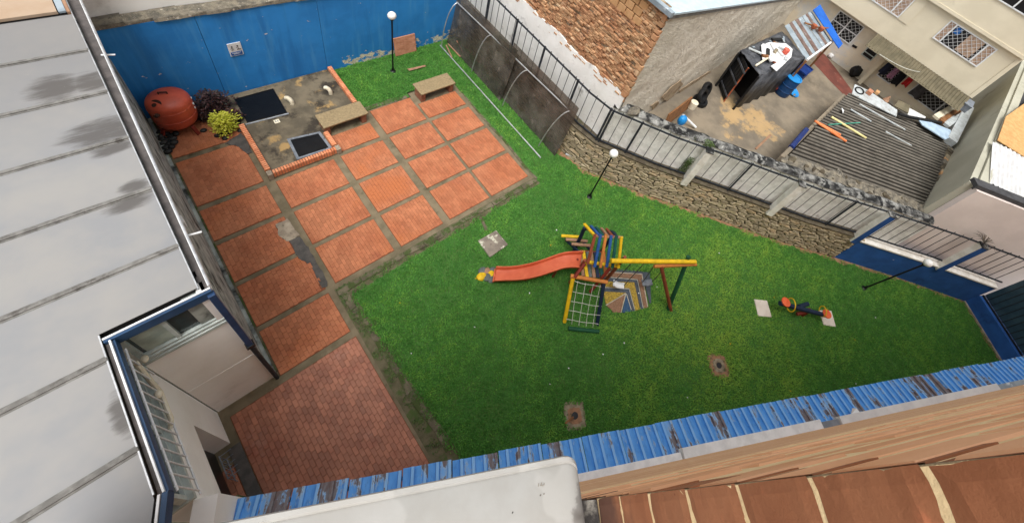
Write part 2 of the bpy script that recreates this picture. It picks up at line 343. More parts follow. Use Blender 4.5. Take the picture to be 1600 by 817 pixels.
def sill_mat():
    t = NT('painted_cement_sill')
    c = t.mix(t.ramp(t.noise(6, 5), .35, .65), S(168, 167, 163), S(156, 154, 149))
    c = t.mix(t.math('MULTIPLY', t.ramp(t.noise(3.2, 6, .65), .52, .68), .55), c, S(154, 150, 142))
    c = t.mix(t.ramp(t.noise(26, 4, .5), .74, .77), c, S(110, 104, 94))
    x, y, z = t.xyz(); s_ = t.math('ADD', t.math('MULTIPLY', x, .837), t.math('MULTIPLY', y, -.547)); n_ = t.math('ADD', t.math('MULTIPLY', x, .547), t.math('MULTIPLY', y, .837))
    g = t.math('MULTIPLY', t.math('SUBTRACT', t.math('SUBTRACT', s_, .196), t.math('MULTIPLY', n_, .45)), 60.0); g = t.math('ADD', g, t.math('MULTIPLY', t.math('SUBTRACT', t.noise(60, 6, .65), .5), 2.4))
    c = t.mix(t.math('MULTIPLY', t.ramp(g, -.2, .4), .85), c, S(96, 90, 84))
    b = t.math('MULTIPLY', t.ramp(t.noise(7, 4, .5), .5, .53), .12); c = t.mix(b, c, S(226, 224, 220))
    t.l(c, t.b.inputs['Base Color']); t.b.inputs['Roughness'].default_value = .5; t.bump(t.noise(50), .15, .003); return t.mat
m_sill = sill_mat()
m_sillend = mat('dirty_sill_end', S(140, 134, 124), S(86, 80, 74), 24, stains=[(S(52, 48, 46), 18, .52, .62)], bump=.5)
m_fbrick = mat('facade_brick', S(234, 178, 136), S(222, 162, 118), 6, rnd=.08, stains=[(S(232, 178, 140), 22, .58, .74), (S(216, 152, 110), 9, .62, .78)], bump=.25, bscale=160, bdist=.004)
m_jbrick = mat('jamb_brick', S(160, 106, 74), S(146, 92, 62), 11, rnd=.07, stains=[(S(182, 112, 78), 40, .6, .76), (S(120, 62, 44), 90, .7, .76)], bump=.3, bscale=240, bdist=.003)
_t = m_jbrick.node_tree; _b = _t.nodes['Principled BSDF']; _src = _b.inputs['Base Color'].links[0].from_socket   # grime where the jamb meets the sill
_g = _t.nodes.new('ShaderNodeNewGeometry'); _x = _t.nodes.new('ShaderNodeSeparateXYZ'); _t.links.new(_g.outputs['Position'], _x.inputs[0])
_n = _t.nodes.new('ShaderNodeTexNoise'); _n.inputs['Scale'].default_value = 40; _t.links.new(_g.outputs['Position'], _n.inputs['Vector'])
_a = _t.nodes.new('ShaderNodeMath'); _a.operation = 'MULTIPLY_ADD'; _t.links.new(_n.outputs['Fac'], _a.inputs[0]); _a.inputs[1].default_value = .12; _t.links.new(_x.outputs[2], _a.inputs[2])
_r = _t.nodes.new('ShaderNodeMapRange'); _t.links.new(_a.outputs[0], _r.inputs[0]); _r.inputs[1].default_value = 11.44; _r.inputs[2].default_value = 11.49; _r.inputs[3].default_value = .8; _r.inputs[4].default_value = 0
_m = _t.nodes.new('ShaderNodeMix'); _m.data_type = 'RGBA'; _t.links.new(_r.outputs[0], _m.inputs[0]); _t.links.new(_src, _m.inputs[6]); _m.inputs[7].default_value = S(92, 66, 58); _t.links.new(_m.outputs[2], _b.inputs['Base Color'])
m_fmortar = mat('facade_mortar', S(246, 218, 170), S(234, 202, 152), 30, bump=.5, bscale=200, bdist=.004)
m_jmortar = mat('jamb_mortar', S(186, 164, 130), S(156, 134, 104), 60, stains=[(S(184, 158, 122), 120, .55, .7)], bump=1, bscale=260, bdist=.006)
m_farbrick = mat('old_wall_brick', S(190, 132, 84), S(160, 98, 66), 2, piece=[S(196, 156, 118), S(180, 136, 100), S(148, 110, 88), S(210, 184, 150), S(160, 118, 94), S(194, 154, 116), S(200, 172, 138), S(122, 96, 80)], rnd=.2, stains=[(S(206, 190, 166), 5, .68, .8), (S(110, 84, 68), 3, .58, .7)], bump=.6, bscale=30)
m_farmortar = mat('old_wall_mortar', S(176, 158, 134), S(140, 120, 96), 4, stains=[(S(90, 74, 60), 4, .56, .7)], bump=.8, bscale=24, bdist=.03)
m_oblock = mat('orange_block', S(192, 152, 110), S(178, 136, 94), 5, rnd=.08)
m_rough = mat('rough_render', S(240, 232, 216), S(220, 211, 194), 1.3, stains=[(S(198, 190, 176), 3, .56, .7), (S(196, 180, 158), 1.8, .6, .76, (1, 1, 2.5))], bump=1, bscale=9, bdist=.12)
m_skyroof = mat('pale_roof_metal', S(196, 214, 224), S(180, 198, 208), 4, rough=.4, bump=.05)
m_yard0 = mat('yard_concrete', S(122, 110, 94), S(96, 88, 76), .9, stains=[(S(78, 70, 60), .7, .56, .72), (S(140, 130, 114), 3, .62, .76)], bump=.3, bscale=20)
def yard_mat():
    t = NT('yard_concrete_floor'); x, y, z = t.xyz()
    c = t.mix(t.ramp(t.noise(.9), .35, .65), S(136, 124, 106), S(108, 99, 86)); c = t.mix(t.ramp(t.noise(.7, 6, .65), .56, .72), c, S(88, 80, 68)); c = t.mix(t.ramp(t.noise(5, 6, .7), .6, .75), c, S(152, 142, 124))
    n = t.noise(1.3, 7, .68); tot = None
    for px_, py_, rx, ry in ((1150, 172, 1.1, 1.0), (1178, 180, 1.3, 1.0), (1150, 198, 1.0, .8), (1200, 200, .9, .9)):
        q = P(px_, py_, 1.4); dx = t.math('DIVIDE', t.math('SUBTRACT', x, q.x), rx); dy = t.math('DIVIDE', t.math('SUBTRACT', y, q.y), ry)
        f = t.math('SUBTRACT', 1.0, t.math('ADD', t.math('MULTIPLY', dx, dx), t.math('MULTIPLY', dy, dy))); tot = f if tot is None else t.math('MAXIMUM', tot, f)
    m = t.ramp(t.math('ADD', t.math('MULTIPLY', tot, .35), t.math('MULTIPLY', t.math('SUBTRACT', n, .5), 1.5)), .12, .34)
    c = t.mix(t.math('MULTIPLY', m, .75), c, S(186, 154, 106)); t.l(c, t.b.inputs['Base Color']); t.b.inputs['Roughness'].default_value = .9; t.bump(t.noise(20), .3, .02); return t.mat
m_yard = yard_mat()
m_sand = mat('ochre_sand', S(196, 160, 106), S(172, 136, 88), 3, stains=[(S(140, 120, 92), 2.2, .55, .68)], bump=.5)
m_maroon = mat('maroon_floor', S(116, 66, 56), S(100, 58, 50), 2, stains=[(S(142, 108, 94), 3, .62, .76)])
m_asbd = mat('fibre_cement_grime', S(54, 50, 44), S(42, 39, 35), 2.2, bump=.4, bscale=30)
m_asb = mat('old_fibre_cement', S(114, 109, 100), S(98, 94, 86), 2.2, stains=[(S(92, 87, 79), 1.6, .5, .68), (S(160, 154, 142), 11, .68, .76)], bump=.4, bscale=30)
m_tin = mat('tin_sheet', S(150, 162, 170), S(128, 140, 149), 3, rough=.5, stains=[(S(196, 206, 212), 4, .6, .7)])
m_tinrust = mat('rusted_tin', S(120, 100, 92), S(96, 78, 72), 5, stains=[(S(160, 166, 172), 4, .6, .7)])
m_tarp = mat('blue_tarp', S(24, 96, 186), S(20, 84, 170), 2, rough=.5)
m_plastic = mat('black_plastic', S(88, 90, 95), S(54, 56, 61), 3, rough=.45, stains=[(S(96, 98, 104), 3, .64, .76)], bump=.6, bscale=8, bdist=.05)
m_barrel = mat('blue_barrel', S(26, 66, 112), S(20, 54, 96), 4, rough=.4, bump=.05)
m_tub = mat('navy_tub', S(24, 60, 130), S(18, 46, 110), 4, rough=.45)
m_basin = mat('bright_blue_basin', S(40, 140, 208), S(30, 126, 196), 3, rough=.4)
m_coral = mat('coral_plastic', S(226, 110, 90), S(212, 92, 74), 4, rough=.5)
m_clay = mat('clay_pot', S(168, 94, 62), S(146, 76, 50), 6)
m_wood = mat('brown_wood', S(140, 98, 62), S(116, 78, 50), 6, bump=.3)
m_tyre = mat('rubber', S(28, 29, 31), S(20, 20, 22), 6, rough=.6)
m_cream = mat('cream_render', S(222, 212, 188), S(212, 202, 178), .8, stains=[(S(196, 186, 162), 1.2, .62, .82)], bump=.1)
m_creamshade = mat('cream_wall_lower', S(228, 218, 196), S(214, 202, 180), 1, stains=[(S(206, 204, 198), .6, .5, .62), (S(150, 140, 122), 3, .64, .78)], bump=.2)
m_dark = mat('dark_interior', S(24, 24, 27), S(32, 31, 33), 3, rough=.4, bump=0)
m_drape = mat('window_curtain', S(176, 150, 128), S(156, 130, 110), 3, stains=[(S(132, 108, 92), 6, .55, .68)])
m_bluecloth = mat('blue_cloth', S(40, 96, 160), S(32, 84, 146), 4)
m_awning = mat('dull_awning', S(112, 104, 84), S(94, 88, 70), 3, stains=[(S(92, 86, 70), 3, .55, .7)])
m_grey = mat('grey_green_render', S(176, 174, 158), S(164, 162, 146), .7, stains=[(S(122, 120, 106), .9, .58, .78)], bump=.2)
m_pink = mat('pinkish_render', S(226, 214, 208), S(216, 204, 198), 1, stains=[(S(168, 156, 150), 1.4, .62, .8)], bump=.2)
m_slate = mat('dark_cap', S(74, 74, 76), S(58, 58, 60), 5)
m_wsheet = mat('white_sheet', S(216, 216, 214), S(200, 200, 200), 3, rough=.5, stains=[(S(176, 172, 166), 4, .64, .76)])
m_osb = mat('tan_board', S(200, 158, 104), S(184, 140, 88), 5, stains=[(S(212, 176, 128), 12, .58, .7)], bump=.4)
m_orange = mat('orange_pvc', S(226, 136, 86), S(212, 120, 70), 4, rough=.5)
m_paleyel = mat('pale_yellow_pvc', S(216, 206, 150), S(196, 186, 130), 4, rough=.5)
m_teal = mat('teal_rod', S(80, 160, 140), S(60, 140, 120), 5)
m_tanroof = mat('tan_roof', S(172, 154, 136), S(160, 138, 116), .9, stains=[(S(180, 168, 152), 1.2, .55, .7)])
m_ply = mat('weathered_board', S(186, 192, 194), S(164, 168, 168), 4, stains=[(S(140, 132, 118), 4, .6, .7)])
m_cloth = {k: mat('cloth_' + k, S(*v), S(*[int(c * .8) for c in v]), 8, rough=.9) for k, v in dict(navy=(36, 40, 62), pink=(176, 130, 160), black=(26, 26, 30), red=(206, 48, 50), grey=(80, 78, 80)).items()}
def leaf_mat(name, cs, trans=.25):
    t = NT(name); r = t.n('ShaderNodeValToRGB'); t.l(t.rand(), r.inputs[0]); e = r.color_ramp.elements
    for i, c in enumerate(cs):
        q = e[i] if i < 2 else e.new(.5); q.position = i / (len(cs) - 1); q.color = c
    t.l(r.outputs[0], t.b.inputs['Base Color']); t.b.inputs['Roughness'].default_value = .55
    tr = t.n('ShaderNodeBsdfTranslucent'); t.l(r.outputs[0], tr.inputs['Color']); mx = t.n('ShaderNodeMixShader'); mx.inputs[0].default_value = trans
    out = t.t.nodes['Material Output']; t.l(t.b.outputs[0], mx.inputs[1]); t.l(tr.outputs[0], mx.inputs[2]); t.l(mx.outputs[0], out.inputs[0]); return t.mat
def panel_mat():   # smoky see-through plastic
    t = NT('smoky_plastic')
    g = t.n('ShaderNodeBsdfTransparent'); g.inputs['Color'].default_value = (.66, .63, .6, 1)
    c = t.mix(t.ramp(t.noise(1.2, 5), .35, .65), S(124, 118, 110), S(92, 88, 82)); c = t.mix(t.ramp(t.noise(3, 6, .7), .55, .72), c, S(160, 152, 142))
    t.l(c, t.b.inputs['Base Color']); t.b.inputs['Roughness'].default_value = .18
    mx = t.n('ShaderNodeMixShader'); t.l(t.math('ADD', t.math('MULTIPLY', t.ramp(t.noise(1.7, 5, .6), .3, .7), .36), .2), mx.inputs[0])
    out = t.t.nodes['Material Output']; t.l(g.outputs[0], mx.inputs[1]); t.l(t.b.outputs[0], mx.inputs[2]); t.l(mx.outputs[0], out.inputs[0]); return t.mat
m_smoky = panel_mat()


# ================================================================== GROUND
U = {k: v * 12 for k, v in dict(a=.0702, b=.0902, c=.2143, d=.2315, e=.336, f=.3554, g=.4692, h=.4781, i=.5977).items()}
Vv = {k: v * 12 for k, v in {'0b': .7325, '1t': .7192, '1b': .638, '2t': .6258, '2b': .5338, '3t': .5224, '3b': .4296, '4t': .4177, '4b': .3252}.items()}
struct('ground', MB().add([(-200, -200, -.12), (260, -200, -.12), (260, 200, -.12), (-200, 200, -.12)], [(0, 1, 2, 3)]), m_earth)
E_DIR = Vector((.837, -.547, 0)).normalized(); N_DIR = Vector((.547, .837, 0)).normalized()
def FW(s, n, z): return E_DIR * s + N_DIR * n + Vector((0, 0, z))
STONE_B = [(8.95, 12.1), (8.9, 5.3), (9.05, 4.35), (10.2, 2.48), (11.24, 1.09), (12.42, -.56), (13.47, -2.05), (14.9, -3.8)]
NAVY_B = [(14.9, -3.8), (16.56, -5.95), (18.3, -8.4)]
RET_B = [(18.3, -8.4), (17.0, -9.98), (16.4, -10.7)]
CORNER = Vector((.78, 5.02))
LAWN = [(1.1, .35), (.98, 4.75), (1.35, 4.98), (7.33, 4.98), (7.33, 10.15), (5.68, 10.15), (5.66, 9.93), (4.2, 9.97), (4.08, 10.25), (4.06, 12.1)] + STONE_B + NAVY_B[1:] + RET_B[1:] + [tuple(FW(17.6, .1, 0))[:2], tuple(FW(3, .1, 0))[:2]]
struct('lawn', MB().add([(x, y, 0) for x, y in LAWN], [tuple(range(len(LAWN)))]), m_soil)
struct('soil_strip', MB().add([(x, y, .002) for x, y in [(.9, .2), (1.46, .2), (1.36, 2.0), (1.3, 3.4), (1.28, 4.66), (3, 4.72), (5, 4.68), (7.36, 4.72), (7.36, 5.02), (.9, 5.02)]], [tuple(range(10))]), m_verge)
PAVE = [(-.72, 12.1), (-.72, 3.98), (-2.6, 3.98), (-2.6, 2.35), tuple(FW(-2.4, -.1, 0))[:2], (.95, .1), (.98, 5.0), (7.36, 5.0), (7.36, 10.1), (5.7, 10.1), (5.7, 9.9), (4.2, 9.95), (4.05, 12.1)]
struct('paving_base', MB().add([(x, y, .006) for x, y in PAVE], [tuple(range(len(PAVE)))]), m_joint)

brick_me = []
for k in range(6):
    b = MB(); j = lambda: rnd(-.002, .002)
    b.chamfer_box(.0488 + j() * .5, .0984 + j() * .5, -.02, .028, .0035); brick_me.append(b.mesh('brick', m_paver))
brick_wet = [m.copy() for m in brick_me]
for m in brick_wet: m.materials[0] = m_paver_wet
def inpoly(x, y, poly):
    c = False; n = len(poly)
    for i in range(n):
        x1, y1 = poly[i][:2]; x2, y2 = poly[(i + 1) % n][:2]
        if (y1 > y) != (y2 > y) and x < (x2 - x1) * (y - y1) / (y2 - y1) + x1: c = not c
    return c
PATCH_L = [P(x / 4.087 + 280, y / 4.087 + 280) for x, y in [(622, 290), (690, 258), (745, 330), (768, 362), (716, 392), (690, 398), (640, 365)]]
PATCH_D = [P(x / 4.087 + 280, y / 4.087 + 280) for x, y in [(705, 395), (770, 366), (826, 440), (885, 545), (945, 650), (945, 685), (915, 697), (845, 560), (765, 505), (730, 450)]]
PATCH_P = [P(x / 4.087 + 240, y / 4.087 + 120) for x, y in [(460, 432), (560, 362), (600, 415), (630, 490), (595, 498), (560, 460), (525, 445)]]
HOLES = [[(p.x, p.y) for p in q] for q in (PATCH_L, PATCH_D, PATCH_P)]
def panel(x0, x1, y0, y1, limit=300, wet=False, cut=()):
    """one bay of brick paving: mortar bed with the bricks laid in columns along y"""
    bed = struct('paving_panel', MB().box(x0 - .01, x1 + .01, y0 - .01, y1 + .01, -.03, .016), m_bed)
    nx = max(1, round((x1 - x0) / .083)); px_ = (x1 - x0) / nx; ny = max(1, round((y1 - y0) / .167)); py_ = (y1 - y0) / ny
    cells = []
    for i in range(nx):
        off = .5 * (i % 2) + rnd(-.12, .12)
        for j in range(-1, ny + 1):
            a = max(y0, y0 + (j + off) * py_); b = min(y1, y0 + (j + off + 1) * py_)
            if b - a < .06: continue
            cx_, cy_ = x0 + (i + .5) * px_, (a + b) / 2
            if any(inpoly(cx_, cy_, h) for h in HOLES): continue
            if any(c[0] < cx_ < c[1] and c[2] < cy_ < c[3] for c in cut): continue
            cells.append((cx_, cy_, px_ / .1, (b - a) / .2))
    cells.sort(key=lambda c: c[0] ** 2 + c[1] ** 2)
    mes = brick_wet if wet else brick_me; rest = MB()
    for k, (cx_, cy_, sx, sy) in enumerate(cells):
        M = Matrix.Translation((cx_, cy_, rnd(-.003, .003))) @ Matrix.Rotation(rnd(-.02, .02), 4, 'Z') @ Matrix.Rotation(rnd(-.012, .012), 4, 'X') @ Matrix.Rotation(rnd(-.02, .02), 4, 'Y') @ Matrix.Diagonal((sx, sy, 1, 1))
        if k < limit: inst('brick', random.choice(mes), bed, M)
        else: rest.merged(PAVER, M)
    if rest.v: stuff(obj('bricks', rest, mes[0].materials[0], bed))
    return bed
PAVER = MB().chamfer_box(.0488, .0984, -.02, .028, .0035)
# column beside the white building
LX = -.6
panel(LX, U['a'], Vv['4b'], Vv['4t']); panel(LX, U['a'], Vv['3b'], Vv['3t']); panel(LX, U['a'], Vv['2b'], Vv['2t']); panel(LX, U['a'], Vv['1b'], Vv['1t'])
panel(LX, U['a'], Vv['0b'], 10.33, 0); panel(LX, 1.0, 10.5, 12.02, 0)
panel(-1.55, U['a'] + .04, .3, 3.72, 300, True, cut=()); panel(-2.35, -1.78, 1.9, 2.9, 300, True)
struct('threshold_strip', MB().box(-1.76, -1.57, 1.8, 3.2, -.02, .03), m_patch_d)
# bays right of the wide joint
for c0, c1, rows in (('b', 'c', (1, 2, 3)), ('d', 'e', (0, 1, 2, 3)), ('f', 'g', (0, 1, 2, 3)), ('h', 'i', (0, 1, 2, 3))):
    for r in rows:
        y1 = {0: Vv['0b'] + 1.1, 1: Vv['1t'], 2: Vv['2t'], 3: Vv['3t']}[r]; y0 = {0: Vv['0b'], 1: Vv['1b'], 2: Vv['2b'], 3: Vv['3b']}[r]
        if r == 0: y1 = {'d': 9.45, 'f': 9.88, 'h': 9.5}[c0]
        panel(U[c0], U[c1], y0, y1, 300 if r >= 2 and c0 in 'bd' else 0)
def blob_slab(name, poly, z, m, jag=.02):
    q = []; n = len(poly)
    for i in range(n):
        a = Vector(poly[i][:2]); b = Vector(poly[(i + 1) % n][:2])
        for k in range(4): q.append(a.lerp(b, k / 4) + Vector((rnd(-jag, jag), rnd(-jag, jag))))
    return struct(name, MB().prism([tuple(p) for p in q], -.03, z), m)
blob_slab('cement_patch', PATCH_L, .036, m_patch_l); blob_slab('cement_patch', PATCH_D, .03, m_patch_d); blob_slab('cement_patch', PATCH_P, .037, m_patch_d)
# cracked cement kerb between paving and lawn, laid in lengths
def edging(a, b, wd, n, z=.03):
    a = Vector(a); b = Vector(b); d = (b - a) / n; t = d.normalized(); nn = Vector((-t.y, t.x))
    last = [a - nn * wd / 2, a + nn * wd / 2]
    for k in range(n):
        p = a + d * (k + 1); e = [p - nn * (wd / 2 + rnd(-.05, .03)), p + nn * (wd / 2 + rnd(-.03, .05))]; g = t * .012
        poly = [last[0] + g, e[0] - g, e[0].lerp(e[1], .5) + t * rnd(-.04, .03), e[1] - g, last[1] + g]
        struct('lawn_edging', MB().prism([tuple(q) for q in poly], -.06, z + rnd(-.012, .012)), m_edge); last = e
edging((1.0, 4.87), (7.3, 4.87), .13, 11); edging((1.13, 4.82), (1.3, .45), .15, 9, .02); edging((7.37, 4.9), (7.37, 9.4), .08, 7, .02)
edging((4.15, 10.02), (5.6, 9.98), .16, 3, .02)

# ================================================================== BLUE GARDEN WALL
WY = 12.12
wall = thing('garden_wall', 'long blue painted garden wall with flaking patches along its foot', 'wall', (4, WY, 0))
TOPZ = lambda x: 3.05 - .026 * (x + .7)
def wall_panel(x0, x1):
    obj('wall_panel', MB().hexa([(x0, WY, -.1), (x1, WY, -.1), (x1, WY + .16, -.1), (x0, WY + .16, -.1), (x0, WY, TOPZ(x0)), (x1, WY, TOPZ(x1)), (x1, WY + .16, TOPZ(x1)), (x0, WY + .16, TOPZ(x0))]), m_bluewall, wall)
for a, b in ((-4.2, 1.095), (1.105, 3.935), (3.945, 8.93)): wall_panel(a, b)
cp = MB()
for k in range(26):
    x0 = -4.2 + k * .505; x1 = x0 + .505; y0 = WY - .03 + rnd(-.03, .02); z = TOPZ(x0) + .002
    cp.hexa([(x0, y0, z), (x1, y0 + rnd(-.02, .02), TOPZ(x1) + .002), (x1, WY + .34, TOPZ(x1) + .002), (x0, WY + .34, z), (x0, y0 + .03, z + rnd(.06, .1)), (x1, y0 + .03, z + rnd(.06, .1)), (x1, WY + .34, z + rnd(.07, .11)), (x0, WY + .34, z + rnd(.07, .11))])
obj('coping', cp, m_coping, wall)
tag(obj('white_house_wall', MB().box(-5, 8.9, WY + .36, WY + .6, 0, 7), m_white), 'tall white neighbour wall rising behind the blue garden wall', 'wall')
# sign on the wall: white plate, two small pictograms and a navy caption band
sg = thing('wall_sign', 'small white sign with navy caption band screwed to the blue wall', 'sign', (1.69, WY - .01, 1.5))
obj('plate', MB().box(1.53, 1.84, WY - .022, WY - .002, 1.5, 1.94), m_trim, sg)
obj('caption_band', MB().box(1.55, 1.82, WY - .027, WY - .0225, 1.52, 1.64), m_navy, sg)
cl = MB()
for z, a, b in ((1.595, 1.585, 1.785), (1.56, 1.62, 1.75)):
    x = a
    while x < b: ww = rnd(.012, .03); cl.box(x, x + ww, WY - .031, WY - .0275, z, z + .016); x += ww + .007
obj('caption', cl, m_trim, sg)
for cx_ in (1.62, 1.75):
    pg = MB().lathe([(.02, 0), (.02, .004)], (cx_, WY - .0225, 1.83), 12, axis=Matrix.Rotation(math.pi / 2, 3, 'X'))
    pg.beam((cx_, WY - .024, 1.815), (cx_ + .02, WY - .024, 1.74), .004, .022, (0, 1, 0)); pg.beam((cx_ + .015, WY - .024, 1.745), (cx_ - .03, WY - .024, 1.70), .004, .016, (0, 1, 0))
    pg.beam((cx_, WY - .0245, 1.79), (cx_ - .045, WY - .0245, 1.765), .004, .012, (0, 1, 0))
    if cx_ > 1.7: pg.beam((1.755, WY - .0235, 1.72), (1.81, WY - .0235, 1.72), .004, .03, (0, 1, 0))
    obj('pictogram', pg, m_dark, sg)

# ================================================================== BRICK-EDGED CEMENT PLATFORM
pf = thing('raised_platform', 'low stained cement platform edged with upright bricks at the blue wall', 'platform', (2, 10, 0))
SL = [(1.06, 8.8), (2.76, 8.8), (2.76, 9.6), (3.94, 10.2), (3.94, 12.08), (1.06, 12.08)]
obj('slab', MB().prism(SL, -.05, .13), m_slabtop, pf)
one = MB().chamfer_box(.0265, .062, -.06, .13, .006); ome = one.mesh('brick', m_brick)
def lowwall(a, b, top, half=.048):
    a = Vector(a); b = Vector(b); L = (b - a).length; ang = math.atan2(b.y - a.y, b.x - a.x); t = (b - a) / L; nn = Vector((-t.y, t.x)) * half
    m = MB(); q = [a - nn * .96, b - nn * .96, b + nn * .96, a + nn * .96]; m.prism([tuple(p) for p in q], -.05, top - .07); obj('low_wall', m, m_mortar, pf)
    n = max(1, round(L / .067))
    for k in range(n):
        p = a.lerp(b, (k + .5) / n)
        inst('brick', ome, pf, Matrix.Translation((p.x, p.y, top - .13 + rnd(-.004, .004))) @ Matrix.Rotation(ang + rnd(-.03, .03), 4, 'Z'))
lowwall((1.04, 8.93), (1.04, 10.75), .27); lowwall((1.1, 8.8), (2.74, 8.8), .27); lowwall((2.76, 8.93), (2.76, 9.5), .27); lowwall((3.98, 10.25), (3.98, 12.05), .27)
obj('corner_block', MB().box(.97, 1.09, 8.72, 8.88, -.02, .275), m_patch_l, pf, .012); obj('corner_block', MB().box(2.73, 2.86, 8.72, 8.9, -.02, .25), m_patch_l, pf, .012)
def hatch(q, fr, label, z=.13, fm=None):
    t = thing('hatch', label, 'hatch', (q[0][0], q[0][1], z))
    n = len(q); c = Vector((sum(p[0] for p in q) / n, sum(p[1] for p in q) / n))
    inn = [c + (Vector(p) - c) * (1 - fr) for p in q]; f = MB()
    for i in range(4):
        a, b = Vector(q[i]), Vector(q[(i + 1) % 4]); f.prism([tuple(a), tuple(b), tuple(inn[(i + 1) % 4]), tuple(inn[i])], z, z + .03)
    obj('frame', f, fm or m_steel, t, .004); obj('cover', MB().prism([tuple(p) for p in inn], z, z + .012), m_wet_black, t)
    return t
hatch([(1.2, 10.84), (2.2, 10.76), (2.24, 11.86), (1.22, 11.86)], .03, 'larger black hatch against the blue wall, on the stained platform', fm=m_black)
tag(obj('metal_strip', MB().beam((1.14, 10.78, .15), (2.22, 10.7, .15), .04, .03), m_alu), 'thin pale metal strip along the front of the larger black hatch', 'strip')
hatch([(1.76, 8.98), (2.69, 8.92), (2.66, 9.66), (1.82, 9.8)], .16, 'smaller black hatch in a grey metal frame near the brick corner')
for px_, py_, lab in ((457, 157, 'cream bent vent pipe nearer the black hatch on the platform'), (517, 141, 'cream bent vent pipe nearer the lawn side of the platform')):
    p = P(px_, py_ + 6, .13); q = P(px_ - 5, py_ - 7, .42)
    v = MB().tube([p, p + Vector((-.005, .01, .12)), p + Vector((-.03, .04, .2)), p + Vector((-.07, .1, .225)), p + Vector((-.1, .14, .2))], .06, 10)
    tag(obj('vent_pipe', v, m_pvc), lab, 'pipe')
p = P(432.6, 190, .14)
so_ = thing('floor_socket', 'small pale socket plate lying on the stained platform', 'socket', p)
obj('plate', MB().box(p.x - .07, p.x + .07, p.y - .07, p.y + .07, .131, .15), m_pvc, so_, .004)
obj('outlet', MB().box(p.x - .04, p.x - .015, p.y - .03, p.y + .03, .1505, .154).box(p.x + .015, p.x + .04, p.y - .03, p.y + .03, .1505, .154), m_steel, so_)

# ================================================================== BENCHES
bme = MB().chamfer_box(.056, .026, 0, .05, .004).mesh('brick', m_dullbrick)
def bench(x0, x1, y0, y1, label, skew=0):
    t = thing('bench', label, 'bench', ((x0 + x1) / 2, (y0 + y1) / 2, 0), 'concrete benches by the paving')
    obj('seat', MB().hexa([(x0, y0, .40), (x1, y0 - skew, .40), (x1, y1 - skew, .40), (x0, y1, .40), (x0, y0, .46), (x1, y0 - skew, .46), (x1, y1 - skew, .46), (x0, y1, .46)]), m_bench, t, .012)
    for xa in (x0 + .04, x1 - .2):
        s = obj('support', MB().box(xa + .006, xa + .15, y0 + .06, y1 - .08, 0, .399), m_mortar, t)
        for r in range(6):
            for k in range(5):
                yy = y0 + .08 + (y1 - y0 - .2) * (k + .5) / 5
                for xx, rz in ((xa, 0), (xa + .156, 0)):
                    inst('brick', bme, s, Matrix.Translation((xx + .012 * (1 if xx == xa else -1), yy, .012 + r * .064)) @ Matrix.Rotation(math.pi / 2, 4, 'Z') @ Matrix.Diagonal((1 if k % 2 == r % 2 else .92, .5, 1, 1)))
        for r in range(6):
            inst('brick', bme, s, Matrix.Translation((xa + .078, y0 + .062, .012 + r * .064)) @ Matrix.Diagonal((1.3, .5, 1, 1)))
bench(2.72, 4.04, 9.48, 10.06, 'concrete slab bench at the platform edge, beside the low brick wall')
bench(5.83, 7.16, 9.48, 10.06, 'concrete slab bench on the lawn edge, beside the leaning plastic panel')

# ================================================================== LAMPS
def lamp(base, top, label):
    base = Vector(base); top = Vector(top); t = thing('garden_lamp', label, 'lamp', base, 'globe lamps round the lawn')
    d = (top - base).normalized()
    obj('post', MB().tube([base, top - d * .14], .026, 10), m_black, t)
    obj('base_plate', MB().lathe([(.1, 0), (.1, .03), (.05, .06), (.032, .2)], base, 14), m_black, t)
    obj('collar', MB().tube([top - d * .2, top - d * .15, top - d * .125], [.035, .06, .07], 12), m_black, t)
    obj('globe', MB().ball(top, .135, 24, 16), m_globe, t)
lamp((5.78, 11.28, 0), (5.78, 11.28, 2.43), 'globe lamp on black post standing before the blue wall')
lamp((8.47, 3.4, 0), (8.47, 3.4, 2.43), 'globe lamp on black post standing before the stone wall')
lp = P(1450.2, 410.7, 2.36); lamp((14.74, -5.13, 0), lp, 'leaning globe lamp on black post before the navy wall')

# terracotta panel leaning on the wall
tp = thing('terracotta_panel', 'terracotta ribbed panel leaning on the blue wall behind the lamp', 'panel', (6.6, 11.9, 0))
for k in range(9):
    z0 = .04 + k * .078; yy = 11.9 + k * .017
    obj('board', MB().hexa([(6.22, yy, z0), (7.04, yy, z0), (7.04, yy + .05, z0), (6.22, yy + .05, z0), (6.22, yy + .017, z0 + .074), (7.04, yy + .017, z0 + .074), (7.04, yy + .067, z0 + .074), (6.22, yy + .067, z0 + .074)]), m_terracotta, tp, .005)

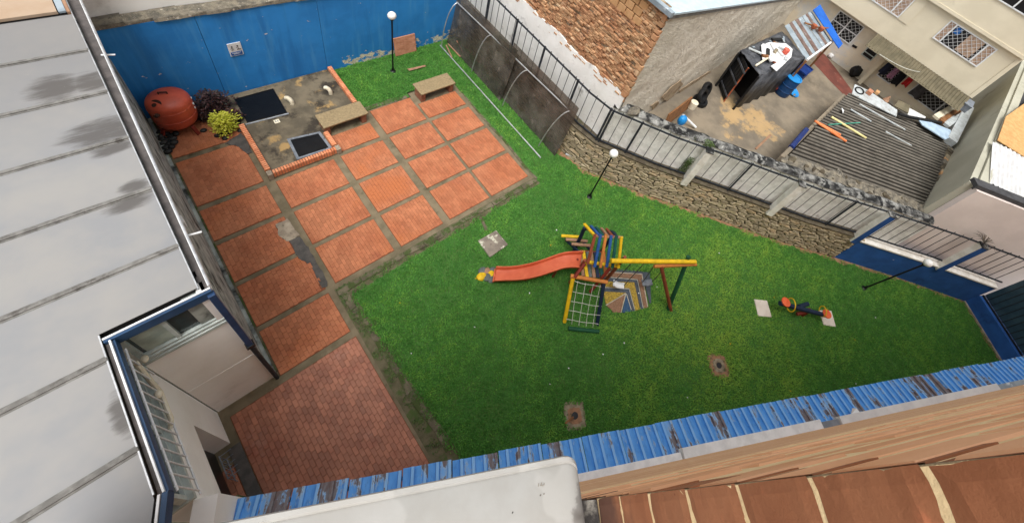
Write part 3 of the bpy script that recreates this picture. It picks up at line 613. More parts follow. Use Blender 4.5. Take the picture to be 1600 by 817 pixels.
# ================================================================== RED TANK, STONES, SHRUBS
tk = thing('pressure_tank', 'dented red pressure tank on short legs in the paved corner', 'tank', (-.1, 11.5, 0))
TC = Vector((-.14, 11.53, 0)); TR = .46
prof = [(.04, .2), (.2, .215), (.36, .26), (.455, .33), (.492, .42), (.5, .55), (.5, .96), (.49, 1.06), (.45, 1.14), (.37, 1.19), (.2, 1.235), (.04, 1.25)]
prof = [(r * .92, z) for r, z in prof]
obj('tank_body', MB().lathe(prof, TC, 36), m_tank, tk)
def onT(z, ang, r=TR): return TC + Vector((r * math.cos(ang), r * math.sin(ang), z))
obj('weld_band', MB().lathe([(.46, .6), (.467, .605), (.467, .625), (.46, .63)], TC, 36), m_tank, tk)
obj('weld_band', MB().lathe([(.46, .93), (.466, .935), (.466, .95), (.46, .955)], TC, 36), m_tank, tk)
for k in range(4):
    a_ = math.radians(-62 + 90 * k); p = onT(.3, a_, .42); q = onT(-.0, a_, .54); obj('leg', MB().beam(q, p, .09, .05, (math.cos(a_), math.sin(a_), 0)), m_red, tk, .006)
    obj('foot', MB().lathe([(.075, 0), (.075, .018), (.03, .022)], (q.x, q.y, 0), 10), m_rust, tk)
A7 = Matrix.Rotation(.62, 3, Vector((math.sin(math.radians(215)), -math.cos(math.radians(215)), 0)) * -1)
obj('flange', MB().lathe([(.15, -.02), (.15, .03), (.06, .035), (.05, .07)], TC + Vector((-.25, -.17, 1.14)), 18, axis=A7), m_rust, tk)
obj('lifting_lug', MB().tube([TC + Vector((-.1, .1, 1.2)), TC + Vector((-.1, .1, 1.3)), TC + Vector((.06, .04, 1.3)), TC + Vector((.06, .04, 1.2))], .02, 8), m_rust, tk)
obj('valve', MB().tube([onT(.98, math.radians(228), .44), onT(1.0, math.radians(228), .54)], [.06, .045], 12), m_rust, tk)
for z, an, r_ in ((.86, -18, .05), (.72, -20, .042), (.98, -6, .035)): obj('label_spot', MB().ball(onT(z, math.radians(an)), r_, 12, 7, (.5, .8, 1)), m_trim, tk)
for k, (px_, py_) in enumerate(((252, 213), (259, 210), (268, 212), (275, 209), (254, 218), (262, 219), (270, 217), (256, 224), (265, 225), (272, 223), (259, 231), (268, 230), (262, 237), (250, 207))):
    p = P(px_, py_, .05 + .06 * (k % 3 == 0)); s_ = MB().ball((p.x, p.y, .06 + .05 * (k % 3 == 0)), .085, 10, 7, (rnd(.9, 1.25), rnd(.7, 1), .72), jit=.05)
    tag(obj('stone', s_, m_darkstone), 'rounded dark stone in the heap at the foot of the red tank', 'stone', 'dark stones under the tank')

def shrub(name, label, c, rad, hgt, n, leafm, size, pot=None, droop=.4):
    t = thing(name, label, 'shrub', (c[0], c[1], 0)); f = MB(); st = MB(); c = Vector((c[0], c[1], 0))
    for k in range(9):
        a = rnd(0, 6.28); e = c + Vector((math.cos(a) * rad * rnd(.3, .7), math.sin(a) * rad * rnd(.3, .7), hgt * rnd(.6, .9))); st.tube([c + Vector((0, 0, .05)), c.lerp(e, .5) + Vector((rnd(-.04, .04), rnd(-.04, .04), .08)), e], [.012, .008, .004], 5)
    for k in range(n):
        a = rnd(0, 6.28); u = rnd(-.2, 1); rr_ = rad * rnd(.2, 1.15) * math.sqrt(max(0.05, 1 - u * u * .8)) * (1 + .28 * math.sin(3 * a + 1) + .15 * math.sin(7 * a))
        p = c + Vector((math.cos(a) * rr_, math.sin(a) * rr_, hgt * (.35 + .62 * max(0, u) + rnd(-.1, .1) + (.0 if u > 0 else u * .8))))
        d = Vector((math.cos(a + rnd(-.8, .8)), math.sin(a + rnd(-.8, .8)), rnd(-droop, .7))).normalized(); L = size * rnd(.7, 1.3); sd = d.cross(Vector((rnd(-.4, .4), rnd(-.4, .4), 1))).normalized() * L * .28; m = p + d * L * .5 + Vector((0, 0, .012))
        f.add([p, m - sd, p + d * L, m + sd], [(0, 1, 2), (0, 2, 3)])
    obj('stems', st, m_wood, t); obj('foliage', f, leafm, t)
    if pot: obj('pot', MB().lathe([(.15, 0), (.2, .18), (.21, .2), (.18, .2), (.17, .16)], c, 16), m_black, t)
l_dark = leaf_mat('dark_purple_leaf', [S(38, 44, 38), S(58, 40, 40), S(30, 48, 36), S(88, 56, 56)]); l_yel = leaf_mat('yellow_green_leaf', [S(176, 186, 48), S(208, 210, 70), S(150, 166, 48), S(222, 220, 96)])
l_red = leaf_mat('reddish_leaf', [S(120, 70, 60), S(88, 50, 46), S(150, 96, 80), S(60, 50, 40)])
c1 = P(338, 172, .3); shrub('dark_shrub', 'taller dark purple shrub against the blue wall', (c1.x, c1.y + .08), .34, .85, 1100, l_dark, .085, True)
c2 = P(351, 198, .2); shrub('yellow_shrub', 'yellow green potted shrub beside the larger black hatch', (c2.x, c2.y - .02), .26, .68, 1100, l_yel, .065, True)
c3 = P(365, 180, .3); shrub('reddish_shrub', 'thin reddish plant between the yellow shrub and the black hatch', (c3.x, c3.y), .17, .5, 260, l_red, .07, True)
c4 = P(318, 178, .2); shrub('low_purple_shrub', 'low dark purple plant on the tank side of the tall dark shrub', (c4.x, c4.y), .22, .42, 420, l_red, .07, True)
for k, (px_, py_) in enumerate(((374, 195), (376, 204), (340, 212), (352, 216), (318, 204))):
    p = P(px_, py_, .05); tag(obj('stone', MB().ball((p.x, p.y, .05), .075, 10, 7, (1.1, .9, .7), jit=.05), m_darkstone), 'rounded dark stone at the foot of the potted shrubs', 'stone', 'dark stones by the shrubs')

# ================================================================== STONE RETAINING WALL
ZT = 1.42
def along(poly, s):
    for i in range(len(poly) - 1):
        a, b = Vector(poly[i]), Vector(poly[i + 1]); L = (b - a).length
        if s <= L or i == len(poly) - 2: return a + (b - a) * (s / L), (b - a) / L
        s -= L
def length(poly): return sum((Vector(poly[i + 1]) - Vector(poly[i])).length for i in range(len(poly) - 1))
sw = thing('stone_retaining_wall', 'rough fieldstone retaining wall below the iron fence', 'wall', (11, 1, 0))
core = MB()
def offset(poly, dd):
    out = []
    for i, p in enumerate(poly):
        a = Vector(poly[max(i - 1, 0)]); b = Vector(poly[min(i + 1, len(poly) - 1)]); t = (b - a).normalized(); out.append(Vector(p) + Vector((-t.y, t.x)) * dd)
    return out     # positive = outwards, away from the lawn
def wallmesh(poly, z0, z1, d0, d1, m=None):
    mb = m or MB(); A0 = offset(poly, d0); B0 = offset(poly, d1)
    for i in range(len(poly) - 1):
        mb.hexa([(A0[i].x, A0[i].y, z0), (A0[i + 1].x, A0[i + 1].y, z0), (B0[i + 1].x, B0[i + 1].y, z0), (B0[i].x, B0[i].y, z0), (A0[i].x, A0[i].y, z1), (A0[i + 1].x, A0[i + 1].y, z1), (B0[i + 1].x, B0[i + 1].y, z1), (B0[i].x, B0[i].y, z1)])
    return mb
OUT = 1 if offset([(0, 0), (0, -1)], 1)[0].x > 0 else -1
obj('wall_core', wallmesh(STONE_B, -.1, ZT, .05 * OUT, .4 * OUT), m_stonemortar, sw)
Ls = length(STONE_B); stones = []
z = -.02; row = 0
while z < ZT - .03:
    hgt = rnd(.065, .135); s = rnd(-.2, 0)
    while s < Ls:
        wd = rnd(.2, .5) if random.random() < .75 else rnd(.09, .2)
        stones.append((s + wd / 2, min(z + hgt / 2 + rnd(-.025, .025), ZT - .05), wd * 1.04, hgt * rnd(.9, 1.25))); s += wd + .004
    z += hgt + .006; row += 1
def stone_mb(wd, hg):
    mb = MB(); n = 7; r = [1 + rnd(-.16, .1) for _ in range(n)]; f = []; bk = []; md = []
    for k in range(n):
        a = 2 * math.pi * (k + .5) / n; cx_ = math.copysign(abs(math.cos(a)) ** .6, math.cos(a)) * wd / 2 * r[k]; cz = math.copysign(abs(math.sin(a)) ** .6, math.sin(a)) * hg / 2 * r[k]
        bk.append((cx_, .06, cz)); md.append((cx_ * .98, -.01 + rnd(-.01, .01), cz * .98)); f.append((cx_ * .86, -.035 + rnd(-.02, .02), cz * .82))
    mb.add(bk + md + f, [tuple(2 * n + k for k in range(n))] + [(k, (k + 1) % n, n + (k + 1) % n, n + k) for k in range(n)] + [(n + k, n + (k + 1) % n, 2 * n + (k + 1) % n, 2 * n + k) for k in range(n)]); return mb
vis = [q for q in stones if q[0] > 5.9]; hid = [q for q in stones if q[0] <= 5.9]
random.shuffle(vis); vis.sort(key=lambda q: -q[2] * q[3]); rest = MB()
smes = [stone_mb(1, 1) for _ in range(14)]; sme = [m.mesh('stone', m_stone) for m in smes]
for k, (s, zz, wd, hg) in enumerate(vis + hid):
    p, t = along(STONE_B, max(0, min(Ls - .01, s))); out = Vector((-t.y, t.x)) * OUT
    M = Matrix.Translation((p.x + out.x * .05, p.y + out.y * .05, zz)) @ Matrix((( -t.x, out.x, 0, 0), (-t.y, out.y, 0, 0), (0, 0, 1, 0), (0, 0, 0, 1))) @ Matrix.Rotation(rnd(-.14, .14), 4, 'Y') @ Matrix.Rotation(rnd(-.12, .12), 4, 'X') @ Matrix.Diagonal((wd, 1, hg, 1))
    if k < 300: inst('stone', random.choice(sme), sw, M)
    else: rest.merged(random.choice(smes), M)
stuff(obj('stones', rest, m_stone, sw))
obj('wall_cap', wallmesh(STONE_B, ZT, ZT + .05, .0, .42 * OUT), m_stonemortar, sw)

def soil_ribbon(poly):
    L_ = length(poly); m = MB(); last = None; n_ = int(L_ / .12)
    for k in range(n_ + 1):
        p, t = along(poly, min(L_ - .001, L_ * k / n_)); i_ = Vector((-t.y, t.x)) * -OUT; q = p + i_ * (.1 + rnd(-.05, .09) + .05 * math.sin(k * .7)); cur = [Vector((p.x, p.y, .006)), Vector((q.x, q.y, .006))]
        if last: m.add(last + cur, [(0, 2, 3, 1)])
        last = cur
    struct('bare_soil', m, m_dirt)
soil_ribbon(STONE_B); soil_ribbon(NAVY_B); soil_ribbon(RET_B)
# navy plinth walls
nv = tag(obj('navy_plinth_wall', wallmesh(NAVY_B, -.1, 1.3, .0, .35 * OUT), m_navy), 'navy painted low wall with white flaked spots, behind the leaning lamp', 'wall')
o = obj('wall_cap', wallmesh(NAVY_B, 1.3, 1.36, -.03 * OUT, .35 * OUT), m_pillar, nv)
rt = tag(obj('navy_end_wall', wallmesh(RET_B, -.1, .62, .0, .3 * OUT), m_navy), 'navy low wall closing the far right end of the lawn', 'wall')
obj('footing', wallmesh(RET_B, -.1, .05, -.07 * OUT, -.002 * OUT), m_patch_l, rt)

# iron fence on the wall -------------------------------------------------
FL = offset(STONE_B + NAVY_B[1:], .14 * OUT); FL = [tuple(p) for p in FL]; Lf = length(FL)
def s_at(px_, py_, z):   # distance along the fence line of a spot seen in the picture
    q = P(px_, py_, z); best = None
    for k in range(2000):
        s = Lf * k / 1999; p, t = along(FL, s); dd = (p - Vector((q.x, q.y))).length
        if best is None or dd < best[0]: best = (dd, s)
    return best[1]
ZF0, ZF1 = 1.56, 2.98
def fence(s0, s1, label, posts, z0=ZF0, z1=ZF1, step=.32, drop=0):
    a, _ = along(FL, s0); t = thing('iron_fence', label, 'fence', (a.x, a.y, z0), 'iron fence bays on the wall')
    def pt(s, z): p, _ = along(FL, s); return Vector((p.x, p.y, z))
    brk = [s0]; acc = 0
    for i in range(len(FL) - 1):
        acc += (Vector(FL[i + 1]) - Vector(FL[i])).length
        if s0 + .05 < acc < s1 - .05: brk.append(acc)
    brk.append(s1); lev = lambda s: (z0 + drop * (s - s0), z1 + drop * (s - s0))
    for k in range(2):
        mb = MB()
        for i in range(len(brk) - 1): mb.beam(pt(brk[i] - .015, lev(brk[i])[k]), pt(brk[i + 1] + .015, lev(brk[i + 1])[k]), .045, .045)
        obj('rail', mb, m_iron, t)
    n = max(2, round((s1 - s0) / step))
    for k in range(1, n):
        s = s0 + (s1 - s0) * k / n
        if any(abs(s - q) < .06 for q in posts): continue
        p, tt = along(FL, s); ax_ = Vector((tt.x, tt.y, 0))
        a_, b_ = lev(s); o_ = MB().tube([pt(s, a_), pt(s, b_ + .09)], .011, 6, cap=True); obj('bar', o_, m_iron, t)
    for s in posts:
        a_, b_ = lev(s); obj('post', MB().beam(pt(s, ZT - .05), pt(s, b_ + .05), .055, .055, (1, 0, 0)), m_iron, t)
sP1 = s_at(1072, 284, 1.42); sP2 = s_at(1207, 332, 1.42); sB1 = s_at(1338, 378, 1.36); sB2 = s_at(1472, 420, 1.36)
sc1 = sum((Vector(FL[i + 1]) - Vector(FL[i])).length for i in range(2))
fence(.05, sc1 - .02, 'iron fence bay above the leaning plastic panel', [1.4, 3.0, 4.5, 6.2, sc1 - .06])
fence(sc1 + .02, sP1 - .08, 'iron fence bay between the wall bend and the first white pillar', [sc1 + .04, sc1 + 1.0])
fence(sP1 + .1, sP2 - .1, 'iron fence bay between the two white pillars', [(sP1 + sP2) / 2 - .1])
fence(sP2 + .1, sB1 - .1, 'iron fence bay between the second white pillar and a blue pillar', [sP2 + (sB1 - sP2) * .62])
fence(sB1 + .12, sB2 - .12, 'iron fence bay between the two blue sided pillars', [])
fence(sB2 + .12, Lf + .0, 'iron fence bay ending at the far right corner of the navy wall', [])
def pillar(s, label, sidem=None, zt=3.0):
    p, t = along(FL, s); T = Vector((t.x, t.y, 0)); O = Vector((-t.y, t.x, 0)) * OUT; c = Vector((p.x, p.y, 0)) - O * .1
    th = thing('pillar', label, 'pillar', (p.x, p.y, ZT), 'pillars dividing the fence')
    zb_ = ZT - .22; hh = (zt - zb_) / 2; cc = c + Vector((0, 0, zb_ + hh))
    obj('shaft', MB().obox(cc, T * .115, O * .115, Vector((0, 0, hh))), m_pillar, th, .015)
    if sidem: obj('painted_front', MB().obox(cc - O * .1185, T * .114, O * .003, Vector((0, 0, hh - .01))), sidem, th)
    obj('cap', MB().obox(c + Vector((0, 0, zt + .025)), T * .13, O * .13, Vector((0, 0, .025))), m_mould, th, .01)
pillar(sP1, 'white concrete pillar nearer the stone wall bend'); pillar(sP2, 'white concrete pillar nearer the navy wall')
pillar(sB1, 'blue sided pillar where stone wall meets navy wall', m_pillarblue); pillar(sB2, 'blue sided pillar behind the leaning lamp globe', m_pillarblue)
# railing over the end wall
re_ = thing('end_railing', 'dark railing panel over the navy end wall at far right', 'railing', (17, -9.98, .62))
RL = [tuple(p) for p in offset(RET_B, .15 * OUT)]; Lr = length(RL)
def rp(s, z): p, _ = along(RL, s); return Vector((p.x, p.y, z))
for z in (.66, 2.35): obj('rail', MB().beam(rp(0, z), rp(Lr, z), .05, .05), m_iron, re_)
for k in range(1, 15): obj('bar', MB().tube([rp(Lr * k / 15, .66), rp(Lr * k / 15, 2.35)], .012, 6), m_iron, re_)
bk = MB().slab([rp(0, .64) + Vector((.1, -.07, 0)), rp(Lr, .64) + Vector((.1, -.07, 0)), rp(Lr, 2.3) + Vector((.1, -.07, 0)), rp(0, 2.3) + Vector((.1, -.07, 0))], .02)
obj('backing_sheet', bk, mat('dark_teal_sheet', S(62, 88, 104), S(50, 74, 90), 2, rough=.5), re_)
tag(obj('orange_rail', MB().beam(rp(0, 2.42) + Vector((.05, 0, .0)), rp(Lr, 2.42) + Vector((.05, 0, 0)), .05, .05), mat('orange_pipe', S(206, 110, 82), S(190, 96, 70), 4)), 'orange pipe on top of the dark end railing', 'pipe')

# whitewashed yard wall behind the fence, mouldy on top --------------------
YL = STONE_B[2:] + [(15.75, -5.0)]
def ysub(poly, d0): return offset(poly, d0)
yw = thing('yard_wall', 'whitewashed yard wall with black mouldy top behind the iron fence', 'wall', (12, -.5, 1.4))
obj('wall_face', wallmesh(YL, .5, 2.98, .32 * OUT, .62 * OUT), m_whitewash, yw)
mc = MB(); nseg = 44; Ly = length(YL)
last = None
for k in range(nseg + 1):
    p, t = along(YL, min(Ly - .001, Ly * k / nseg)); o_ = Vector((-t.y, t.x)) * OUT
    ring = [p + o_ * (.29 + rnd(-.025, .02)), p + o_ * (.38 + rnd(-.02, .02)), p + o_ * (.56 + rnd(-.03, .03)), p + o_ * (.72 + rnd(-.05, .05))]
    zs = [2.985, 3.05 + rnd(-.02, .03), 3.06 + rnd(-.02, .04), 2.985]
    cur = [Vector((q.x, q.y, zz)) for q, zz in zip(ring, zs)]
    if last: mc.add(last + cur, [(0, 4, 5, 1), (1, 5, 6, 2), (2, 6, 7, 3)])
    last = cur
obj('coping', mc, m_mould, yw)
wd_ = MB()
wl = leaf_mat('weed_leaf', [S(50, 74, 36), S(74, 100, 44), S(40, 60, 30), S(96, 116, 60)])
def weed(p, r, h, n, label):
    f = MB(); p = Vector(p)
    for k in range(n):
        a = rnd(0, 6.28); q = p + Vector((math.cos(a) * r * rnd(0, .8), math.sin(a) * r * rnd(0, .8), h * rnd(0, .8))); d = Vector((math.cos(a), math.sin(a), rnd(-.2, 1))).normalized() * rnd(.04, .09); sd = d.cross(Vector((0, 0, 1))).normalized() * .014
        f.add([q - sd, q + sd, q + d], [(0, 1, 2)])
    tag(obj('weed', f, wl), label, 'weed')
pp, tt = along(FL, sP1); weed((pp.x + .1, pp.y + .12, 2.9), .22, .25, 260, 'small weed tuft growing on top of the first white pillar')
weed((pp.x - .02, pp.y + .25, 1.5), .16, .9, 420, 'weed trailing down beside the first white pillar')
pp, tt = along(FL, sB2); 
f = MB()
for k in range(26):
    a = rnd(0, 6.28); q = Vector((pp.x, pp.y, 3.06)); e = q + Vector((math.cos(a), math.sin(a), .5)).normalized() * .28; e2 = e + Vector((math.cos(a) * .2, math.sin(a) * .2, -.08)); sd = Vector((-math.sin(a), math.cos(a), 0)) * .012
    f.add([q - sd, q + sd, e + sd, e - sd, e2], [(0, 1, 2, 3), (3, 2, 4)])
tag(obj('dry_plant', f, mat('dry_leaf', S(70, 60, 48), S(50, 46, 40), 9)), 'dry spiky plant on top of the blue sided pillar by the lamp', 'plant')

# ================================================================== LEANING PLASTIC PANEL ON ITS FRAME
gp = thing('plastic_panel', 'smoky clear plastic sheeting leaning on the stone wall in two overlapping sheets', 'panel', (8.7, 8.5, 0))
def lean(y0, y1, x0, x1, zt=2.2, nx=2):
    m = MB(); k = 10; vs = []
    for i in range(k + 1):
        f_ = i / k; vs += [(x0 + (x1 - x0) * f_ + .05 * math.sin(f_ * 3.1), y0, .02 + zt * f_), (x0 + (x1 - x0) * f_ + .05 * math.sin(f_ * 3.1), y1, .02 + zt * f_)]
    m.add(vs, [(2 * i, 2 * i + 1, 2 * i + 3, 2 * i + 2) for i in range(k)]); return m
for a, b, xo in ((8.35, 11.95, 0), (5.32, 8.75, .012)):
    o = obj('sheet', lean(a, b, 8.36 + xo + (.16 if a < 6 else 0), 8.64 + xo + (.14 if a < 6 else 0), 2.36), m_smoky, gp); sm = o.modifiers.new('thick', 'SOLIDIFY'); sm.thickness = .004
gf = thing('tube_frame', 'silver tube frame with bowed ribs lying against the plastic panel', 'frame', (8.3, 8.5, 0))
TOPY = [11.75, 9.75, 7.75, 5.6]
topx = lambda y: 8.52 + (11.75 - y) * .045
obj('top_rail', MB().tube([(topx(11.8), 11.8, 1.98), (topx(5.55), 5.55, 1.98)], .022, 8), m_alu, gf)
obj('bottom_rail', MB().tube([(8.0, 11.85, .05), (8.02, 5.5, .05)], .024, 8), m_alu, gf)
for k, y in enumerate(TOPY):
    xb = 8.0 if k == 0 else 8.28; yb = y if k == 0 else y + .35; zb = .05
    pts = []
    for i in range(11):
        f_ = i / 10; a = f_ * math.pi / 2; pts.append((xb + (topx(y) - xb) * (1 - math.cos(a)), yb + (y - yb) * f_, zb + (1.98 - zb) * math.sin(a)))
    obj('rib', MB().tube(pts, .018, 8), m_alu, gf)
for (a, b, lab, mm) in ((P(697, 72, .1), P(706, 91, .05), 'short tan stick lying by the corner of the tube frame', m_tan), (P(714, 65, .45), P(725, 88, .02), 'reddish stick leaning behind the plastic panel corner', m_terracotta), (P(700, 70, .06), P(719, 90, .04), 'long thin tan stick on the grass in the wall corner', m_tan)):
    tag(obj('stick', MB().beam(a + Vector((0, 0, .03)), b + Vector((0, 0, .03)), .045, .03), mm), lab, 'stick')
tag(obj('broken_board', MB().hexa([(*P(636, 108)[:2], .0), (*P(664, 102)[:2], .0), (*P(666, 104)[:2], .0), (*P(640, 111)[:2], .0), (*P(636, 108, .07)[:2], .07), (*P(664, 102, .07)[:2], .07), (*P(666, 104, .07)[:2], .07), (*P(640, 111, .07)[:2], .07)]), m_tan), 'worn board lying in the grass near the first lamp', 'board')
pb = P(884, 241, .05); tag(obj('blue_offcut', MB().tube([pb, pb + Vector((.12, -.2, .06)), pb + Vector((.3, -.3, .04))], .04, 8), m_ply), 'pale folded offcut at the foot of the plastic panel', 'offcut')

# ================================================================== NEIGHBOUR: OLD BRICK HOUSE
ZY = 1.4
bh = thing('old_brick_house', 'old brick house with white washed foot and rough grey rendered side', 'house', (13, 8, ZY))
WX = 9.38; CR = Vector((9.45, 4.33, 0)); SD = Vector((1, .05, 0)).normalized()
def roofz(x): return 6.62 - .208 * (x - 9.4)
obj('west_wall', MB().box(WX + .08, WX + .35, 4.5, 24, .3, 6.6), m_farmortar, bh)
wf = MB(); ys = [4.36 + .35 * k for k in range(57)]; top = [3.55 + rnd(-.07, .07) - max(0, .0) for _ in ys]
for k in range(len(ys) - 1):
    wf.hexa([(WX - .02, ys[k], .6), (WX + .07, ys[k], .6), (WX + .07, ys[k + 1], .6), (WX - .02, ys[k + 1], .6), (WX, ys[k], top[k]), (WX + .07, ys[k], top[k]), (WX + .07, ys[k + 1], top[k + 1]), (WX, ys[k + 1], top[k + 1])])
obj('whitewashed_foot', wf, mat('lime_wash', S(246, 246, 243), S(236, 236, 232), 2, stains=[(S(176, 166, 150), 7, .66, .74), (S(190, 188, 182), 1.5, .58, .74)], bump=.6, bscale=16, bdist=.02), bh)
bm = MB(); z = 3.3; random.seed(21)
while z < 6.5:
    y = 4.42 + rnd(-.1, 0); h = .056
    while y < 13.2:
        L = rnd(.13, .22); dx = rnd(-.02, .02); miss = random.random()
        if miss > .07 and not (5.0 < y < 6.1 and z > 5.75):
            x0 = WX + .02 + dx * 1.7; tl = rnd(-.006, .006)
            bm.hexa([(x0, y, z), (WX + .12, y, z), (WX + .12, y + L - .015, z + tl), (x0 + rnd(-.008, .008), y + L - .015, z + tl), (x0, y, z + h - .008), (WX + .12, y, z + h - .008), (WX + .12, y + L - .015, z + tl + h - .008), (x0, y + L - .015, z + tl + h - .008)])
        y += L
    z += h + .01
stuff(obj('bricks', bm, m_farbrick, bh))
for k in range(4):
    for r in range(3): obj('block', MB().box(WX + .0 + rnd(-.01, .01), WX + .12, 4.95 + k * .3 + .1 * (r % 2), 4.95 + k * .3 + .27 + .1 * (r % 2), 5.72 + r * .24, 5.72 + r * .24 + .21), m_oblock, bh, .008)
obj('pale_patch', MB().box(WX + .0, WX + .1, 6.35, 6.75, 6.05, 6.5), m_skyroof, bh)
rs = MB(); nx, nz = 90, 34; vs = []
from mathutils import noise as mn
for i in range(nx + 1):
    for j in range(nz + 1):
        x = 17.5 * i / nx; zt = roofz(9.45 + x); zz = .2 + (zt - .2) * j / nz
        b = mn.noise(Vector((x * 1.3, zz * 2.2, 0))) * .035 + mn.noise(Vector((x * 5, zz * 7, 3))) * .016 + (.02 if mn.noise(Vector((x * .8, zz * 4, 9))) > .42 else 0)
        if i == 0: b = 0
        p = CR + SD * x; vs.append((p.x, p.y + b, zz))
rs.add(vs, [(i * (nz + 1) + j, (i + 1) * (nz + 1) + j, (i + 1) * (nz + 1) + j + 1, i * (nz + 1) + j + 1) for i in range(nx) for j in range(nz)]); rs.sm = True
obj('rendered_side', rs, m_rough, bh)
def on_side(px, py): return PP(px, py, CR + Vector((0, -.035, 0)), Vector((-SD.y, SD.x, 0)))
for px_ in ([(1033, 152), (1050, 134), (1062, 126), (1067, 131), (1054, 146), (1042, 158)], [(1060, 142), (1080, 128), (1108, 111), (1112, 117), (1090, 134), (1066, 149)], [(1128, 103), (1160, 80), (1201, 55), (1203, 60), (1166, 86), (1134, 109)], [(1018, 166), (1028, 158), (1030, 163), (1021, 171)]):
    q = [on_side(*p) for p in px_]; o_ = []
    for i in range(len(q)):
        for k in range(4): o_.append(q[i].lerp(q[(i + 1) % len(q)], k / 4) + Vector((rnd(-.05, .05), 0, rnd(-.05, .05))))
    obj('broken_plaster', MB().slab(o_, .03), m_farmortar if px_[0][0] < 1100 else m_rough, bh)
kk = MB(); last = None
for k in range(14): obj('quoin', MB().box(WX - .005, WX + .13, 4.31 + rnd(-.01, .02), 4.33 + rnd(.1, .22), 3.55 + k * .215, 3.55 + k * .215 + rnd(.1, .19)), m_farbrick, bh, .008)
e1 = CR + SD * 17.5
obj('roof', MB().slab([(WX - .05, 4.24, 6.66), (e1.x, e1.y - .08, roofz(e1.x) + .05), (e1.x, 14, roofz(e1.x) + .05), (WX - .05, 24, 6.66)], .06), m_skyroof, bh)
obj('eave_board', MB().hexa([(WX, 4.27, 6.45), (e1.x, e1.y - .05, roofz(e1.x) - .16), (e1.x, e1.y - .0, roofz(e1.x) - .16), (WX, 4.32, 6.45), (WX, 4.27, 6.6), (e1.x, e1.y - .05, roofz(e1.x) - .02), (e1.x, e1.y, roofz(e1.x) - .02), (WX, 4.32, 6.6)]), m_seam, bh)
obj('verge_trim', MB().box(WX - .12, WX + .02, 4.2, 24, 6.58, 6.72), m_tin, bh)
tag(obj('brick_rubble', MB().ball((9.75, 4.0, 3.05), .2, 9, 6, (1.4, .8, .5), jit=.2), m_coping), 'broken mortar lump where the yard wall meets the brick house corner', 'rubble')

# ================================================================== NEIGHBOUR YARD
def YP(x, y, dz=0.0): return P(x, y, ZY + dz)
struct('yard_floor', MB().add([(9.5, 4.3, ZY), (9.6, 4.0, ZY), (10.8, 2.2, ZY), (12.9, -.6, ZY), (15.2, -3.9, ZY), (15.9, -4.3, ZY), (17.2, -4.75, ZY), (40, -6, ZY), (40, 6, ZY)], [tuple(range(9))]), m_yard)
def flat(name, px, m, z, jag=.08):
    q = [YP(*p) for p in px]; o = []
    for i in range(len(q)):
        for k in range(4): o.append(q[i].lerp(q[(i + 1) % len(q)], k / 4) + Vector((rnd(-jag, jag), rnd(-jag, jag), 0)))
    return struct(name, MB().add([(p.x, p.y, ZY + z) for p in o], [tuple(range(len(o)))]), m)
flat('maroon_floor', [(1283, 78), (1334, 145), (1322, 153), (1270, 98)], m_maroon, .008, .03)
def pt_h(px, py, base): # height of a pixel above a known ground spot
    dr = ray(px, py); b = Vector((base[0], base[1])); t = b.dot(Vector(dr[:2])) / Vector(dr[:2]).dot(Vector(dr[:2])); return EYE.z + t * dr.z
# black plastic covered shed
sh = thing('black_shed', 'makeshift black shed with open front under black plastic', 'shed', YP(1150, 150))
ZS = 3.35
tl, tr, br, bl = P(1157, 80, ZS), P(1222, 50, ZS), P(1257, 92, ZS - .05), P(1187, 119, ZS - .05)
for c in (tl, bl, br, tr): obj('post', MB().beam((c.x, c.y, ZY), (c.x, c.y, ZS - .1), .08, .08, (1, 0, 0)), m_tyre, sh)
tp_ = MB(); nx = 16; ny = 10; vs = []
for i in range(nx + 1):
    for j in range(ny + 1):
        q = tl.lerp(tr, i / nx).lerp(bl.lerp(br, i / nx), j / ny); vs.append(q + Vector((0, 0, mn.noise(Vector((i * .6, j * .7, 2))) * .07 + .03)))
tp_.add(vs, [(i * (ny + 1) + j, i * (ny + 1) + j + 1, (i + 1) * (ny + 1) + j + 1, (i + 1) * (ny + 1) + j) for i in range(nx) for j in range(ny)]); tp_.sm = True
o = obj('plastic_cover', tp_, m_plastic, sh); s_ = o.modifiers.new('thick', 'SOLIDIFY'); s_.thickness = .03
def curtain(a, b, z0, z1, name, m, wav=.05):
    mb = MB(); n = 18; vs = []
    for i in range(n + 1):
        p = a.lerp(b, i / n); t = (b - a).normalized(); nn = Vector((-t.y, t.x, 0)); k = math.sin(i * 1.9) * wav
        vs += [(p.x + nn.x * k, p.y + nn.y * k, z0), (p.x + nn.x * k * .2, p.y + nn.y * k * .2, z1)]
    mb.add(vs, [(2 * i, 2 * i + 2, 2 * i + 3, 2 * i + 1) for i in range(n)]); mb.sm = True; o = obj(name, mb, m, sh); q = o.modifiers.new('thick', 'SOLIDIFY'); q.thickness = .02
curtain(bl, br, ZY, ZS, 'side_sheet', m_plastic); curtain(tr, br, ZY, ZS, 'back_sheet', m_plastic)
dA, dB, dC = YP(1122, 134), YP(1131, 159), YP(1153, 161)
for k in range(5):
    a = dA.lerp(dB, k / 5 + .012); b = dA.lerp(dB, (k + 1) / 5 - .012)
    obj('door_board', MB().slab([(a.x, a.y, ZY + .03), (b.x, b.y, ZY + .03), (b.x, b.y, ZS - .12), (a.x, a.y, ZS - .12)], .035), m_tyre, sh)
for z in (ZY + .3, ZY + 1.0, ZS - .35): obj('door_rail', MB().beam(dA + Vector((-.04, .0, z - ZY)), dB + Vector((-.04, 0, z - ZY)), .03, .08), m_plastic, sh)
obj('prop_pole', MB().tube([dB, dB + Vector((.05, .03, ZS - ZY - .1))], .03, 6), m_clay, sh)
dp_ = (tr - tl); dp_.z = 0; dp_ = dp_.normalized() * .9
